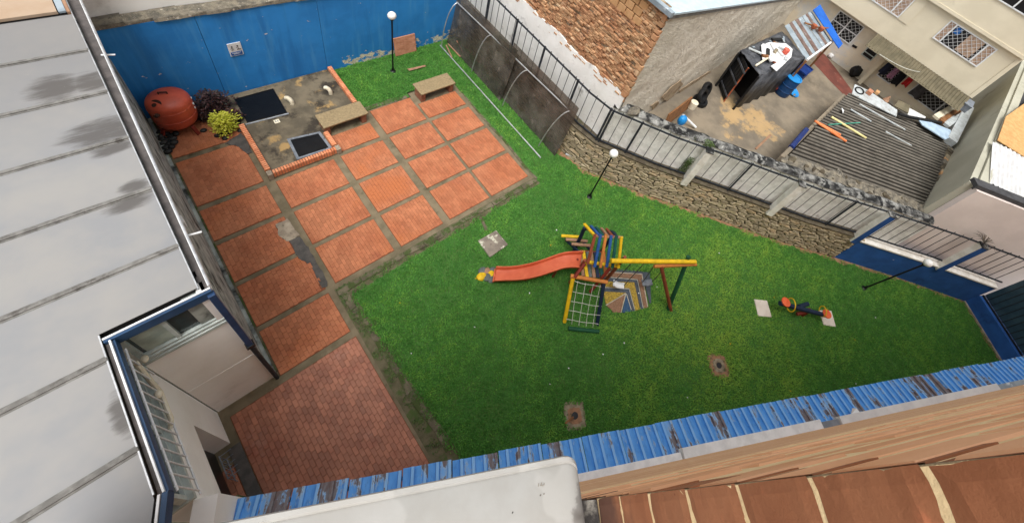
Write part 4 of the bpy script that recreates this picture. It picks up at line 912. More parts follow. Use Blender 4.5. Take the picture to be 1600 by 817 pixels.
obj('inner_shade_sheet', MB().slab([(tl.x + dp_.x, tl.y + dp_.y, ZY), (bl.x + dp_.x, bl.y + dp_.y, ZY), (bl.x + dp_.x, bl.y + dp_.y, ZS - .08), (tl.x + dp_.x, tl.y + dp_.y, ZS - .08)], .03), m_dark, sh)  # dark sheet stands in for the shade inside the shed
curtain(tl, tr, ZY, ZS, 'wall_side_sheet', m_plastic)
obj('sill_board', MB().beam(YP(1152, 161, .1), YP(1205, 125, .1), .12, .2), m_plastic, sh)
q = [P(*p, ZS + .1) for p in ((1189, 71), (1202, 67), (1228, 69), (1238, 78), (1236, 90), (1225, 101), (1213, 112), (1204, 104), (1214, 98), (1198, 92), (1191, 94))]
tag(obj('white_sheet', MB().slab(q, .02), m_trim), 'crumpled white sheet lying on top of the black shed', 'sheet')
for k, (x, y, l_, an, mm, lab) in enumerate(((1200, 82, .5, .5, m_tyre, 'black strip among the litter in the middle of the shed cover'), (1196, 88, .3, -.6, m_wood, 'small brown wood piece on the white sheet of the shed'), (1203, 92, .3, .9, m_trim, 'white offcut at the lower end of the shed litter'), (1212, 80, .35, .2, m_graydirt, 'grey brown lump beside the red can on the shed'), (1220, 84, .3, 1.2, m_wsheet, 'pale offcut between the red can and the sheet edge'), (1222, 76, .3, 2, m_ply, 'grey offcut above the red can on the shed'), (1208, 74, .4, .9, m_wsheet, 'long pale offcut at the top of the white sheet'), (1214, 62, .6, -.4, m_tyre, 'long black strip at the back of the shed cover'), (1228, 92, .25, .3, m_ply, 'grey offcut nearest the barrel side of the shed cover'))):
    p = P(x, y, ZS + .16); dd = Vector((math.cos(an), math.sin(an), 0)) * l_ / 2
    tag(obj('scrap_piece', MB().beam(p - dd, p + dd, .13, .07), mm), lab, 'scrap', 'scraps on the black shed')
p = P(1226, 83, ZS + .16); tag(obj('red_can', MB().lathe([(.12, 0), (.13, .2), (.09, .21)], p, 12), m_coral), 'small red can among the scraps on the black shed', 'can')
for k in range(26):
    q = tl.lerp(tr, rnd(.08, .95)).lerp(bl.lerp(br, rnd(.2, .8)), rnd(.1, .9)) + Vector((0, 0, .1)); an = rnd(0, 3.1); dd = Vector((math.cos(an), math.sin(an), rnd(-.1, .1))) * rnd(.05, .28)
    tag(obj('scrap_piece', MB().beam(q - dd, q + dd, rnd(.05, .14), .04), random.choice([m_tyre, m_ply, m_wood, m_graydirt, m_wsheet, m_tin, m_plastic, m_clay])), 'small offcut strewn over the black shed cover', 'scrap', 'offcuts strewn on the shed cover')
tag(obj('pale_stick', MB().beam(P(1181, 103, ZS + .12), P(1206, 87, ZS + .14), .07, .05), m_pvc), 'long pale stick lying across the black shed cover', 'stick')
# tin roof
tr_ = thing('tin_roof', 'patched tin lean-to roof with rusted strips beside the blue board', 'roof', P(1262, 55, 3.5))
A_, B_, C_, D_ = P(1226, 41, 3.6), P(1268, 18, 3.6), P(1300, 66, 3.3), P(1260, 95, 3.3)
wds = [.0, .15, .25, .36, .47, .62, .74, .84, .94, 1.0]
for k in range(9):
    a, b = A_.lerp(B_, wds[k] + .004), A_.lerp(B_, wds[k + 1] - .004); c, d_ = D_.lerp(C_, wds[k + 1] - .004), D_.lerp(C_, wds[k] + .004); up = Vector((0, 0, .02 * (k % 2)))
    obj('sheet', MB().slab([a + up, d_ + up, c + up, b + up], .015), m_tinrust if k in (1, 3, 6) else m_tin, tr_)
obj('front_trim', MB().beam(D_ + Vector((0, 0, .02)), C_ + Vector((0, 0, .02)), .08, .12), m_trim, tr_)
for c in (D_, C_): obj('post', MB().beam((c.x, c.y, ZY), (c.x, c.y, c.z), .08, .08, (1, 0, 0)), m_wood, tr_)
tag(obj('blue_board', MB().slab([P(1270.5, 16, 3.75), P(1311, 76, 3.45), P(1317, 69, 3.55), P(1281.5, 7.5, 3.85)], .04), m_tarp), 'bright blue board edging the tin lean-to roof', 'board')
lg = thing('branch_bundle', 'brown pots tied on a branch lying on the tin roof', 'bundle', P(1275, 42, 3.6))
obj('branch', MB().tube([P(1257, 36, 3.62), P(1278, 43, 3.66), P(1297, 45, 3.6)], .04, 7), m_wood, lg)
for x, y in ((1272, 42), (1283, 46)): obj('pot', MB().lathe([(.07, -.12), (.12, -.05), (.12, .1), (.06, .12)], P(x, y, 3.68), 12), m_clay, lg)
# barrels, tubs and clutter
bb = YP(1220, 146); ang = 0
br_ = thing('blue_barrel', 'tall open blue plastic barrel standing in the yard', 'barrel', bb)
obj('body', MB().lathe([(.31, 0), (.34, .05), (.35, .3), (.34, .6), (.35, .93), (.33, .98), (.31, .98), (.31, .8), (.3, .5), (.29, .1)], bb, 24), m_barrel, br_)
for z in (.3, .62): obj('hoop', MB().lathe([(.352, z - .02), (.366, z), (.352, z + .02)], bb, 24), m_barrel, br_)
obj('rim', MB().lathe([(.34, .97), (.37, .98), (.37, 1.01), (.32, 1.01), (.315, .98)], bb, 24), m_basin, br_)
tb = YP(1245, 120); t2 = thing('navy_tub', 'square navy blue tub beside the tall blue barrel', 'tub', tb)
tbm = MB().box(tb.x - .4, tb.x + .4, tb.y - .3, tb.y + .3, ZY, ZY + .55); obj('body', tbm, m_tub, t2, .04)
obj('rim', MB().box(tb.x - .44, tb.x + .44, tb.y - .34, tb.y - .3, ZY + .5, ZY + .58).box(tb.x - .44, tb.x + .44, tb.y + .3, tb.y + .34, ZY + .5, ZY + .58).box(tb.x - .44, tb.x - .4, tb.y - .3, tb.y + .3, ZY + .5, ZY + .58).box(tb.x + .4, tb.x + .44, tb.y - .3, tb.y + .3, ZY + .5, ZY + .58), m_tub, t2)
p = YP(1237, 145); tag(obj('blue_basin', MB().lathe([(.2, 0), (.3, .1), (.32, .12), (.29, .11), (.18, .03)], p, 20, axis=Matrix.Rotation(.25, 3, 'X')), m_basin), 'bright blue basin on the ground beside the barrel', 'basin')
p = YP(1206, 141); tag(obj('coral_bucket', MB().lathe([(.13, 0), (.17, .28), (.18, .29), (.15, .27), (.11, .04)], p, 16), m_coral), 'coral coloured bucket on the yard floor by the barrel', 'bucket')
for x, y, r, lab in ((1180, 148, .15, 'larger clay pot outside the open front of the black shed'), (1170, 153, .11, 'smaller clay pot outside the open front of the black shed'), (1167, 149, .1, 'clay pot nearest the post of the black shed')):
    p = YP(x, y); tag(obj('clay_pot', MB().lathe([(r * .65, 0), (r, r * 1.5), (r * 1.12, r * 1.7), (r * .85, r * 1.6), (r * .6, .03)], p, 14), m_clay), lab, 'pot')
for k, (x, y, dz, lab) in enumerate(((1094, 158, .12, 'black tyre lying lowest by the rendered wall'), (1098, 150, .4, 'black tyre leaning upright on the rendered wall'), (1104, 140, .3, 'black tyre farthest along the rendered wall'))):
    p = YP(x, y, dz); m_ = MB(); A3 = Matrix.Rotation(1.2 if k else .1, 3, 'X'); m_.lathe([(.2, -.07), (.3, -.09), (.33, 0), (.3, .09), (.2, .07), (.19, 0), (.2, -.06)], p, 20, axis=A3); tag(obj('tyre', m_, m_tyre), lab, 'tyre')
a, b = P(1047, 186, 2.2), P(1083, 158, 2.2)
tag(obj('wood_board', MB().slab([(a.x, a.y, ZY + .35), (b.x, b.y, ZY + .35), (b.x + .02, b.y + .1, ZY + .9), (a.x + .02, a.y + .1, ZY + .9)], .06), m_wood), 'brown wooden board leaning by the rendered wall foot', 'board')
p = P(1086, 160, 2.2); tag(obj('pale_can', MB().lathe([(.14, 0), (.15, .3), (.1, .32)], p - Vector((0, 0, .3)), 14), m_pvc), 'pale round can at the end of the brown board', 'can')
tag(obj('white_pipe', MB().tube([YP(1087, 199, .1), YP(1067, 180, .5)], .05, 8), m_trim), 'white pipe leaning near the yard wall top', 'pipe')
q = P(1066, 188, 1.9); tag(obj('blue_bag', MB().ball(q, .2, 10, 7, (1, .8, 1.1), jit=.08), m_basin), 'light blue bag behind the yard wall', 'bag')
tag(obj('thin_lath', MB().beam(YP(1181, 233, .03), YP(1204, 211, .03), .08, .04), m_tan), 'pale wooden lath lying on the yard floor', 'lath')
p = YP(1331, 118); tag(obj('black_bag', MB().ball(p + Vector((0, 0, .3)), .36, 12, 8, (1.2, .8, .9), jit=.12), m_tyre), 'black rubbish bag against the cream house wall', 'bag')
p = YP(1306, 93); tag(obj('grey_bucket', MB().lathe([(.14, 0), (.2, .4), (.17, .38), (.12, .05)], p, 14), m_steel), 'grey bucket against the cream house wall', 'bucket')
p = YP(1296, 90); tag(obj('pale_bag', MB().ball(p + Vector((0, 0, .15)), .2, 10, 7, (1.2, .9, .8), jit=.1), m_wsheet), 'pale crumpled bag beside the grey bucket', 'bag')

# ================================================================== CREAM HOUSE
ch = thing('cream_house', 'cream rendered house with grilled windows and an overhanging upper floor', 'house', (27, 0, ZY))
FX = 24.9; Y0, Y1 = -3.74, 6.2
obj('upper_wall', MB().box(FX, FX + 6, Y0, Y1, 3.95, 6.40), m_cream, ch)
obj('upper_wall', MB().box(FX - .14, FX + 6, Y0 - .02, Y1, 6.401, 9.5), m_cream, ch)
obj('ledge', MB().box(FX - .16, FX - .002, Y0 - .05, Y1, 6.3, 6.44), m_cream, ch)
obj('corner_strip', MB().box(FX - .03, FX + .1, Y0 - .06, Y0 + .1, 3.97, 6.29), m_cream, ch)
GX = 25.4
obj('lower_wall', MB().box(GX, GX + 4, Y0 + .3, Y1, ZY, 3.949), m_creamshade, ch)
def window(x, y0, y1, z0, z1, mull=(), gl=None, pane=m_drape, frame=m_trim, diag=.16, grid=False, extra=None):
    w_ = obj('window', MB().box(x - .05, x - .002, y0, y0 + .05, z0, z1).box(x - .05, x - .002, y1 - .05, y1, z0, z1).box(x - .05, x - .002, y0 + .051, y1 - .051, z0, z0 + .05).box(x - .05, x - .002, y0 + .051, y1 - .051, z1 - .05, z1), frame, ch)
    for yy in mull: obj('mullion', MB().box(x - .06, x - .003, yy - .03, yy + .03, z0 + .051, z1 - .051), frame, w_)
    ed = [y0 + .04] + list(mull) + [y1 - .04]
    for i in range(len(ed) - 1): obj('pane', MB().box(x - .02, x - .003, ed[i] + .003, ed[i + 1] - .003, z0 + .04, z1 - .04), pane[i] if isinstance(pane, list) else pane, w_)
    if diag:
        g = MB(); st = diag; yA, yB, zA, zB = y0 + .05, y1 - .05, z0 + .05, z1 - .05
        for sg_ in (1, -1):
            c = -4
            while c < 6:
                pts = []
                for yy in np.linspace(yA, yB, 60):
                    zz = zA + (sg_ * (yy - yA)) + c if True else 0
                    if zA <= zz <= zB: pts.append((yy, zz))
                if len(pts) > 1: g.beam((x - .035 - .004 * sg_, *pts[0]), (x - .035 - .004 * sg_, *pts[-1]), .012, .006, (1, 0, 0))
                c += st * 1.4
        if g.v: obj('grille', g, m_trim, w_)
    if grid:
        for zz in np.linspace(z0, z1, grid + 2)[1:-1]: obj('glazing_bar', MB().box(x - .058, x - .0035, y0 + .051, y1 - .051, zz - .02, zz + .02), frame, w_)
    return w_
w1 = window(FX, -2.9, -.78, 5.1, 6.1, (-2.52, -1.1), pane=[m_drape, m_dark, m_drape])
obj('curtain', MB().box(FX - .024, FX - .0205, -2.4, -1.75, 5.2, 6.06), m_drape, w1); obj('blue_cloth', MB().box(FX - .028, FX - .0245, -1.42, -1.18, 5.72, 6.02), m_bluecloth, w1)
w2 = window(FX, .88, 2.6, 5.0, 6.1, (1.3, 2.2), pane=m_drape)
obj('panel', MB().box(FX - .03, FX - .002, .4, .84, 4.96, 6.2), m_cream, ch)
window(FX - .14, -3.4, -1.3, 7.6, 8.6, (-2.7, -2.0), pane=m_dark, diag=0, grid=1)
def gz(px, py): return PP(px, py, (GX, 0, 0), (1, 0, 0))
a, b, c = gz(1299, 33), gz(1327, 70), gz(1345, 53)
window(GX, b.y, a.y, min(a.z, b.z), 3.7, ((a.y + b.y) / 2,), pane=m_dark, grid=1, diag=.17)
a, b, c = gz(1345, 85), gz(1361, 96), gz(1386, 73)
window(GX, b.y, a.y, min(a.z, b.z), 3.5, (), pane=m_dark, diag=0, grid=3, frame=m_frame)
a, b = gz(1369, 117), gz(1390, 125); window(GX, b.y - .15, a.y, a.z, 3.5, (), pane=m_dark, diag=.15)
a, b = gz(1428, 150), gz(1462, 178); window(GX, b.y - .2, a.y + .3, b.z, 3.4, (b.y + .12,), pane=m_dark, diag=.17)
a, b = gz(1462, 184), gz(1500, 158)
obj('brown_sill', MB().beam(gz(1400, 155) + Vector((-.1, 0, 0)), gz(1462, 186) + Vector((-.1, 0, 0)), .16, .1), m_cream, ch)
a = gz(1336, 132); obj('pier', MB().box(GX - .35, GX - .002, a.y - .2, a.y, ZY, 3.5), m_cream, ch)
sl_ = PP(1331, 73, (GX, 0, 0), (1, 0, 0)); obj('vent_slot', MB().beam(gz(1332, 71) + Vector((-.02, 0, 0)), gz(1339, 75) + Vector((-.02, 0, 0)), .03, .12), m_dark, ch)
# awning
aw = thing('awning', 'dull corrugated awning strip under the cream upper wall', 'awning', (24.5, -1.5, 3.6))
na = 34; yA, yB = 1.05, -3.75
for k in range(na):
    y = yA + (yB - yA) * k / na; wv = abs(yB - yA) / na; zz = .03
    obj('rib', MB().hexa([(24.05, y - wv * .62, 3.5), (24.05, y - wv * .02, 3.5), (24.86, y - wv * .02, 3.92), (24.86, y - wv * .62, 3.92), (24.05, y - wv * .5, 3.55), (24.05, y - wv * .14, 3.55), (24.86, y - wv * .14, 3.97), (24.86, y - wv * .5, 3.97)]), m_awning, aw)
obj('sheet', MB().slab([(24.0, yB, 3.49), (24.88, yB, 3.925), (24.88, yA, 3.925), (24.0, yA, 3.49)], .02), m_awning, aw)
wire = []
for k in range(13):
    f_ = k / 12; wire.append(P(1374 + (1470 - 1374) * f_, 85 + (114 - 85) * f_ + 10 * math.sin(f_ * 3.14), 3.75))
tag(obj('hanging_wire', MB().tube(wire, .014, 6), m_rope), 'thin pale wire hanging across the awning', 'wire')
# washing
cz = 2.95
lineA, lineB = PP(1386, 92, (25.1, 0, 0), (1, 0, 0)), PP(1460, 146, (25.1, 0, 0), (1, 0, 0))
tag(obj('washing_line', MB().tube([lineA, lineB], .012, 5), m_rope), 'washing line strung under the awning', 'line')
for k, (f_, wd, L, cn, lab) in enumerate(((.12, .28, .75, 'navy', 'navy garment hanging first on the washing line'), (.27, .22, .7, 'pink', 'pale pink garment on the washing line'), (.41, .3, .8, 'black', 'black garment hanging beside the red one'), (.55, .24, .55, 'red', 'red garment on the washing line'), (.8, .42, .7, 'grey', 'dark grey wide garment hanging last on the washing line'))):
    c = lineA.lerp(lineB, f_); g = MB(); n = 8; vs = []; t = (lineB - lineA).normalized()
    for i in range(n + 1):
        for j in range(5):
            s = (j / 4 - .5) * wd * (1 + .25 * i / n); vs.append(c + t * s + Vector((.05 * math.sin(j * 1.7 + k + i * .3), 0, -L * i / n + (.04 * math.sin(j * 2 + k) if i == n else 0))))
    g.add(vs, [(i * 5 + j, i * 5 + j + 1, i * 5 + j + 6, i * 5 + j + 5) for i in range(n) for j in range(4)]); g.sm = True
    o = tag(obj('garment', g, m_cloth[cn]), lab, 'garment', 'washing on the line'); q = o.modifiers.new('thick', 'SOLIDIFY'); q.thickness = .02

# ================================================================== CORRUGATED ROOF OVER THE FAR SHED
cr = thing('corrugated_shed', 'shed with dark corrugated fibre cement roof behind the yard wall', 'shed', (17, -2.2, ZY))
Aq, Bq, Cq, Dq = P(1227, 246, 2.95), P(1326, 147, 2.8), P(1486, 216, 2.6), P(1449, 326, 2.66)
nr = 27
NC = 5
def rq2(u, v): return Aq.lerp(Bq, u).lerp(Dq.lerp(Cq, u), v)      # u from the fence wall to the cream house, v along the ridges
for s in range(NC):
    for r in range(2):
        u0, u1 = s / NC, min(1, (s + 1) / NC + .012); v0, v1 = (0, .53) if r == 0 else (.5, 1.0); vs = []; n = 96
        jl = rnd(-.008, .008)
        for i in range(n + 1):
            u = u0 + (u1 - u0) * i / n; h = .06 * math.cos(u * nr * 2 * math.pi) + .014 * r + .005 * (s % 2)
            vs += [rq2(u, v0 + jl) + Vector((0, 0, h)), rq2(u, v1 + jl) + Vector((0, 0, h))]
        m_ = MB().add(vs, [(2 * i, 2 * i + 2, 2 * i + 3, 2 * i + 1) for i in range(n)]); m_.sm = True
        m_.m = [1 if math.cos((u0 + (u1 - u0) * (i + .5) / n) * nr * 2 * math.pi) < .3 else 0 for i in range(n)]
        obj('roof_sheet', m_, [m_asb, m_asbd], cr)
fl = MB(); lastq = None
for k in range(33):
    a_ = Aq.lerp(Dq, k / 32); o_ = (Vector((-1, -.66, 0)).normalized()); cur = [a_ + o_ * .62 + Vector((0, 0, rnd(-.06, .02))), a_ + o_ * .3 + Vector((0, 0, rnd(-.02, .06))), a_ - o_ * rnd(.02, .14) + Vector((0, 0, .07 + rnd(-.02, .03)))]
    if lastq: fl.add(lastq + cur, [(0, 3, 4, 1), (1, 4, 5, 2)])
    lastq = cur
obj('mortar_fillet', fl, m_coping, cr)
obj('side_wall', MB().slab([(Aq.x + .1, Aq.y, ZY), (Bq.x, Bq.y, ZY), (Bq.x, Bq.y, Bq.z - .12), (Aq.x + .1, Aq.y, Aq.z - .12)], .15), m_yard, cr)
obj('end_wall', MB().slab([(Bq.x - .1, Bq.y, ZY), (Cq.x - .1, Cq.y, ZY), (Cq.x - .1, Cq.y, Cq.z - .12), (Bq.x - .1, Bq.y, Bq.z - .12)], .1), m_yard, cr)
def onroof(px, py, dz=.09): 
    n_ = (Bq - Aq).cross(Dq - Aq); q = PP(px, py, Aq + Vector((0, 0, dz)), n_); return q
for x0, y0, x1, y1, mm, r, lab in ((1273, 189, 1313, 211, m_orange, .045, 'shorter orange pipe on the corrugated roof'), (1276, 191, 1322, 221, m_orange, .05, 'longer orange pipe on the corrugated roof'), (1299, 183, 1353, 216, m_paleyel, .05, 'pale yellow pipe lying on the corrugated roof'), (1294, 195, 1344, 192, m_teal, .02, 'thin green rod lying across the pale yellow pipe')):
    tag(obj('pipe', MB().tube([onroof(x0, y0), onroof(x1, y1)], r, 8), mm), lab, 'pipe')
for x0, y0, x1, y1, w_, lab in ((1329, 171, 1361, 190, .06, 'short pale lath on the corrugated roof'), (1343, 163, 1414, 203, .07, 'long pale lath along the corrugated roof'), (1384, 206, 1424, 228, .05, 'faint grey lath on the corrugated roof')):
    tag(obj('lath', MB().beam(onroof(x0, y0), onroof(x1, y1), w_, .04), m_ply), lab, 'lath')
q = onroof(1317, 178); tag(obj('white_scrap', MB().add([q, q + Vector((.25, .05, .02)), q + Vector((.15, .2, .1)), q + Vector((.0, .15, .12))], [(0, 1, 2, 3)]), m_trim), 'torn white scrap on the corrugated roof', 'scrap')
tag(obj('blue_roll', MB().tube([P(1236, 231, 2.8), P(1260, 203, 2.72)], .1, 8), mat('blue_roll_plastic', S(34, 54, 110), S(28, 44, 96), 6, rough=.5)), 'dark blue roll hanging on the edge of the corrugated roof', 'roll')
# weighing stones along two edges of the roof
rowm = [m_coping, m_stonemortar, m_stone]
for k in range(26):
    f_ = k / 26; q = onroof(1228 + (1452 - 1228) * f_, 247 + (329 - 247) * f_, .06); sz = rnd(.05, .15)
    tag(obj('roof_stone', MB().ball(q + Vector((rnd(-.3, .15), rnd(-.15, .15), .0)), sz, 7, 5, (rnd(.8, 1.7), rnd(.6, 1.2), .5), jit=.25), rowm[k % 2]), 'rough stone weighing down the yard wall edge of the corrugated roof', 'stone', 'stones along the wall edge of the roof')
for k in range(20):
    f_ = k / 20; q = onroof(1459 + (1487 - 1459) * f_, 320 + (228 - 320) * f_, .12); ww = rnd(.12, .22)
    tag(obj('roof_block', MB().chamfer_box(ww, rnd(.1, .16), 0, rnd(.08, .16), .02), rowm[(k * 7 % 5) % 3] if k % 5 else m_oblock), 'rough block lying along the grey wall edge of the corrugated roof', 'block', 'blocks along the grey wall edge of the roof').location = q + Vector((0, 0, -.08))
# sheets between shed roof and cream house
for q, mm, lab, z in (([(1335, 133), (1357, 143), (1401, 173), (1400, 183), (1330, 148)], m_ply, 'pale board lying along the far edge of the corrugated roof', 2.84), ([(1431, 183), (1484, 204), (1487, 214), (1476, 219), (1440, 196)], mat('pale_blue_sheet', S(176, 196, 214), S(156, 178, 198), 4, rough=.5), 'pale blue sheet lying by the grey wall', 2.9), ([(1396, 166), (1404, 158), (1421, 166), (1418, 178)], m_awning, 'small ribbed board lying beyond the corrugated roof', 2.9), ([(1420, 170), (1446, 184), (1440, 190), (1417, 180)], m_wsheet, 'white board lying beyond the corrugated roof', 2.84)):
    tag(obj('loose_board', MB().slab([P(*p, z) for p in q], .04), mm), lab, 'board')
tag(obj('bent_gutter', MB().tube([P(1404, 178, 2.95), P(1420, 183, 2.97), P(1470, 192, 2.95)], .07, 8), m_tyre), 'dark bent gutter lying beyond the corrugated roof', 'gutter')
for x, y, s, mm, lab in ((1343, 142, .16, m_tyre, 'dark loop of hose on the pale board'), (1357, 146, .16, m_terracotta, 'tan block on the pale board'), (1384, 157, .14, m_tan, 'brown cone on the pale board'), (1369, 146, .12, m_oblock, 'orange block on the pale board')):
    q = P(x, y, 2.9)
    if 'hose' in lab: tag(obj('hose_loop', MB().tube([q + Vector((math.cos(a) * .28, math.sin(a) * .18, 0)) for a in np.linspace(0, 6.28, 20)], .035, 6), mm), lab, 'hose')
    elif 'cone' in lab: tag(obj('brown_cone', MB().lathe([(.14, 0), (.1, .06), (.03, .25)], q, 10), mm), lab, 'cone')
    else: tag(obj('block', MB().chamfer_box(s, s * .7, 0, s, .01), mm), lab, 'block').location = q

# ================================================================== GREY AND PINK HOUSE ON THE RIGHT
ph = thing('pink_house', 'house with pinkish front and long grey green side wall at right', 'house', (17, -6, ZY))
ZP = 4.55; PC = P(1523, 291, ZP); pd = P(1600, 322, ZP) - PC; PC.z = 0; pd.z = 0; pd.normalize(); gd = Vector((1, -.03, 0)).normalized()
e2 = PC + pd * 9; g2 = PC + gd * 26
obj('front_wall', MB().slab([(PC.x, PC.y, -.1), (PC.x, PC.y, ZP), (e2.x, e2.y, ZP), (e2.x, e2.y, -.1)], .2), m_pink, ph)
obj('side_wall', MB().slab([(PC.x + .02, PC.y, .3), (g2.x, g2.y, .3), (g2.x, g2.y, ZP + .01), (PC.x + .02, PC.y, ZP + .01)], .2), m_grey, ph)
pn = Vector((pd.y, -pd.x, 0)); 
if pn.x > 0: pn = -pn
cpz = [PC + pn * .12 - pd * .1, PC - pn * .22 - pd * .1, e2 - pn * .22, e2 + pn * .12]
obj('front_cap', MB().prism([(p.x, p.y) for p in cpz], ZP + .012, ZP + .16), m_slate, ph)
obj('cap_shadow_board', MB().prism([(p.x, p.y) for p in (PC + pn * .06, PC - pn * .02, e2 - pn * .02, e2 + pn * .06)], ZP - .12, ZP + .008), m_slate, ph)
obj('parapet', MB().prism([(PC.x + .3, PC.y - .02), (g2.x, g2.y), (g2.x, g2.y - .32), (PC.x + .3, PC.y - .32)], ZP + .012, ZP + .1), m_grey, ph)
R0 = [P(1548, 222, ZP + .1), P(1545, 285, ZP + .1), P(1640, 330, ZP + .1), P(1640, 262, ZP + .1)]
n = 40
m_ = MB(); vs = []
for i in range(n + 1):
    f_ = i / n; h = .03 * math.cos(f_ * 13 * 2 * math.pi); vs += [R0[0].lerp(R0[3], f_) + Vector((0, 0, h + .05)), R0[1].lerp(R0[2], f_) + Vector((0, 0, h))]
m_.add(vs, [(2 * i, 2 * i + 1, 2 * i + 3, 2 * i + 2) for i in range(n)]); obj('corrugated_sheet', m_, m_wsheet, ph)
obj('roof_deck', MB().prism([(PC.x + .2, PC.y - .3), (g2.x, g2.y - .3), (g2.x, -14), (e2.x, e2.y - .2)], ZP - .2, ZP - .02), m_slate, ph)
tag(obj('tan_board', MB().slab([P(1559, 219, ZP + .2), P(1640, 268, ZP + .2), P(1660, 120, ZP + .3), P(1572, 182, ZP + .25)], .03), m_osb), 'tan board covering part of the roof behind the white corrugated sheet', 'board')
bx = P(1520, 163, 3.75); jb = thing('meter_box', 'grey box on the end of the grey wall by the cream house corner', 'box', (bx.x, bx.y, 3.4))
obj('body', MB().box(bx.x - .5, bx.x + .2, bx.y - .02, bx.y + .28, 3.4, 3.75), m_steel, jb, .01); obj('lid', MB().box(bx.x - .54, bx.x + .24, bx.y - .03, bx.y + .32, 3.751, 3.79), m_steel, jb)
tag(obj('grey_kerb', MB().beam(P(1484, 222, 2.8), P(1512, 168, 2.9), .4, .3), m_ply), 'pale grey kerb strip between the blocks and the meter box', 'kerb')
for k, (a, b, mm, lab) in enumerate(((( 1462, 184), (1497, 163), m_cream, 'cream beam nearest the lattice window'), ((1470, 190), (1502, 170), m_wood, 'dark mottled beam between two pale beams'), ((1478, 196), (1505, 176), m_ply, 'pale beam nearest the grey wall'))):
    tag(obj('beam', MB().beam(P(*a, 2.9), P(*b, 2.9), .28, .12), mm), lab, 'beam')

# ================================================================== PLAYGROUND
pl = thing('play_tower', 'wooden play tower with striped slat roof, swing beam and climbing net', 'play tower', P(930, 420))
def log(name, a, b, r, m, seg=9, end=None):
    a = Vector(a); b = Vector(b); return obj(name, MB().tube([a, a.lerp(b, .5) + Vector((rnd(-.004, .004), rnd(-.004, .004), 0)), b], [r * 1.03, r, r * .97], seg), m, pl)
def plank(name, a, b, w, h, m, up=(0, 0, 1)): return obj(name, MB().beam(a, b, w, h, up), m, pl, .006)
# roof slats: ridge at 2.2 m, near edge 1.5 m, far edge 1.8 m
near = [((930, 366), (918, 412), m_brn), ((938.5, 366), (929, 417), m_blu), ((947, 366), (938, 418), m_org), ((955, 368), (948, 417), m_blu), ((963, 369), (957, 418), m_grn), ((971, 370), (966, 419), m_yel)]
far = [((929, 368), (913, 350), m_yel), ((936, 367.5), (923, 353), m_blu), ((942, 367.5), (931, 355), m_grn), ((949, 368), (939.5, 356.5), m_tan), ((957, 369), (947.5, 357.5), m_brn), ((964, 370), (955, 361), m_nav)]
for a, b, m in near: plank('roof_slat', P(*a, 2.2), P(*b, 1.5), .075, .05, m)
for a, b, m in far: plank('roof_slat', P(*a, 2.16), P(*b, 1.8), .075, .05, m)
log('ridge_pole', P(927, 368, 2.11), P(973, 371, 2.11), .04, m_tan)
R0, R1 = P(913, 408.5, 1.42), P(965, 415.5, 1.42); log('eave_rail', R0, R1, .05, m_yel)
F0, F1 = P(914, 357, 1.7), P(958, 367, 1.7); log('eave_rail', F0, F1, .045, m_nav)
G1 = P(1087, 409, 1.95); G0 = P(955, 407.5, 1.95); log('swing_beam', G0, G1, .06, m_yel, 12)
log('cross_bar', P(1022, 416, 1.82), P(1088, 413, 1.82), .05, m_org)
log('swing_leg', P(1048.5, 486, -.05), P(1033, 416, 1.84), .055, m_brn); log('swing_leg', P(1043, 485, -.05), P(1076, 400.5, 2.06), .062, m_dgr)
# corner posts of the tower
nb = [R0, R1]; fb_ = [F0, F1]
log('post', P(895, 396, 0), P(913.5, 356, 1.46), .055, m_nav)
for q, m, zt in ((Vector((R0.x, R0.y, 0)), m_brn, 1.5), (Vector((R1.x, R1.y, 0)), m_brn, 1.98), (Vector((F1.x, F1.y, 0)), m_nav, 1.8)):
    log('post', q + Vector((0, 0, -.05)), q + Vector((0, 0, zt)), .05, m)
DZ = 1.0
dk = [((906.5, 392), (911, 431), m_tan), ((911.5, 392), (917.5, 433), m_yel), ((918, 393), (922.5, 433), m_gry), ((923.5, 393), (928.5, 434), m_tan), ((929.5, 394), (934.5, 434), m_nav), ((936, 394), (941, 433), m_grn), ((943, 395), (946.5, 431), m_org), ((949.5, 396), (952, 430), m_tan), ((956, 396), (958.5, 428), m_blu)]
for a, b, m in dk[:7]: plank('deck_plank', P(*a, DZ), P(*b, DZ), .09, .035, m)
for a, b in (((906, 393), (946, 396)), ((910, 430), (948, 430))): plank('deck_joist', P(*a, DZ - .08), P(*b, DZ - .08), .06, .1, m_brn)
log('diagonal_brace', P(914, 412, 1.45), P(898, 433, 1.18), .045, m_red); log('diagonal_brace', P(953, 419, 1.45), P(922, 456, .55), .045, m_red)
# back ladder
for a, b, z, m in (((877, 368.5), (909, 370.5), .45, m_yel), ((884, 374), (918, 377), .62, m_tan), ((893, 381), (924, 384), .8, m_tan)): plank('ladder_step', P(*a, z), P(*b, z), .085, .05, m)
for a, b in (((884, 375), (905, 394)), ((906, 372), (925, 394))): plank('ladder_rail', P(*a, .35), P(*b, .95), .05, .07, m_nav)
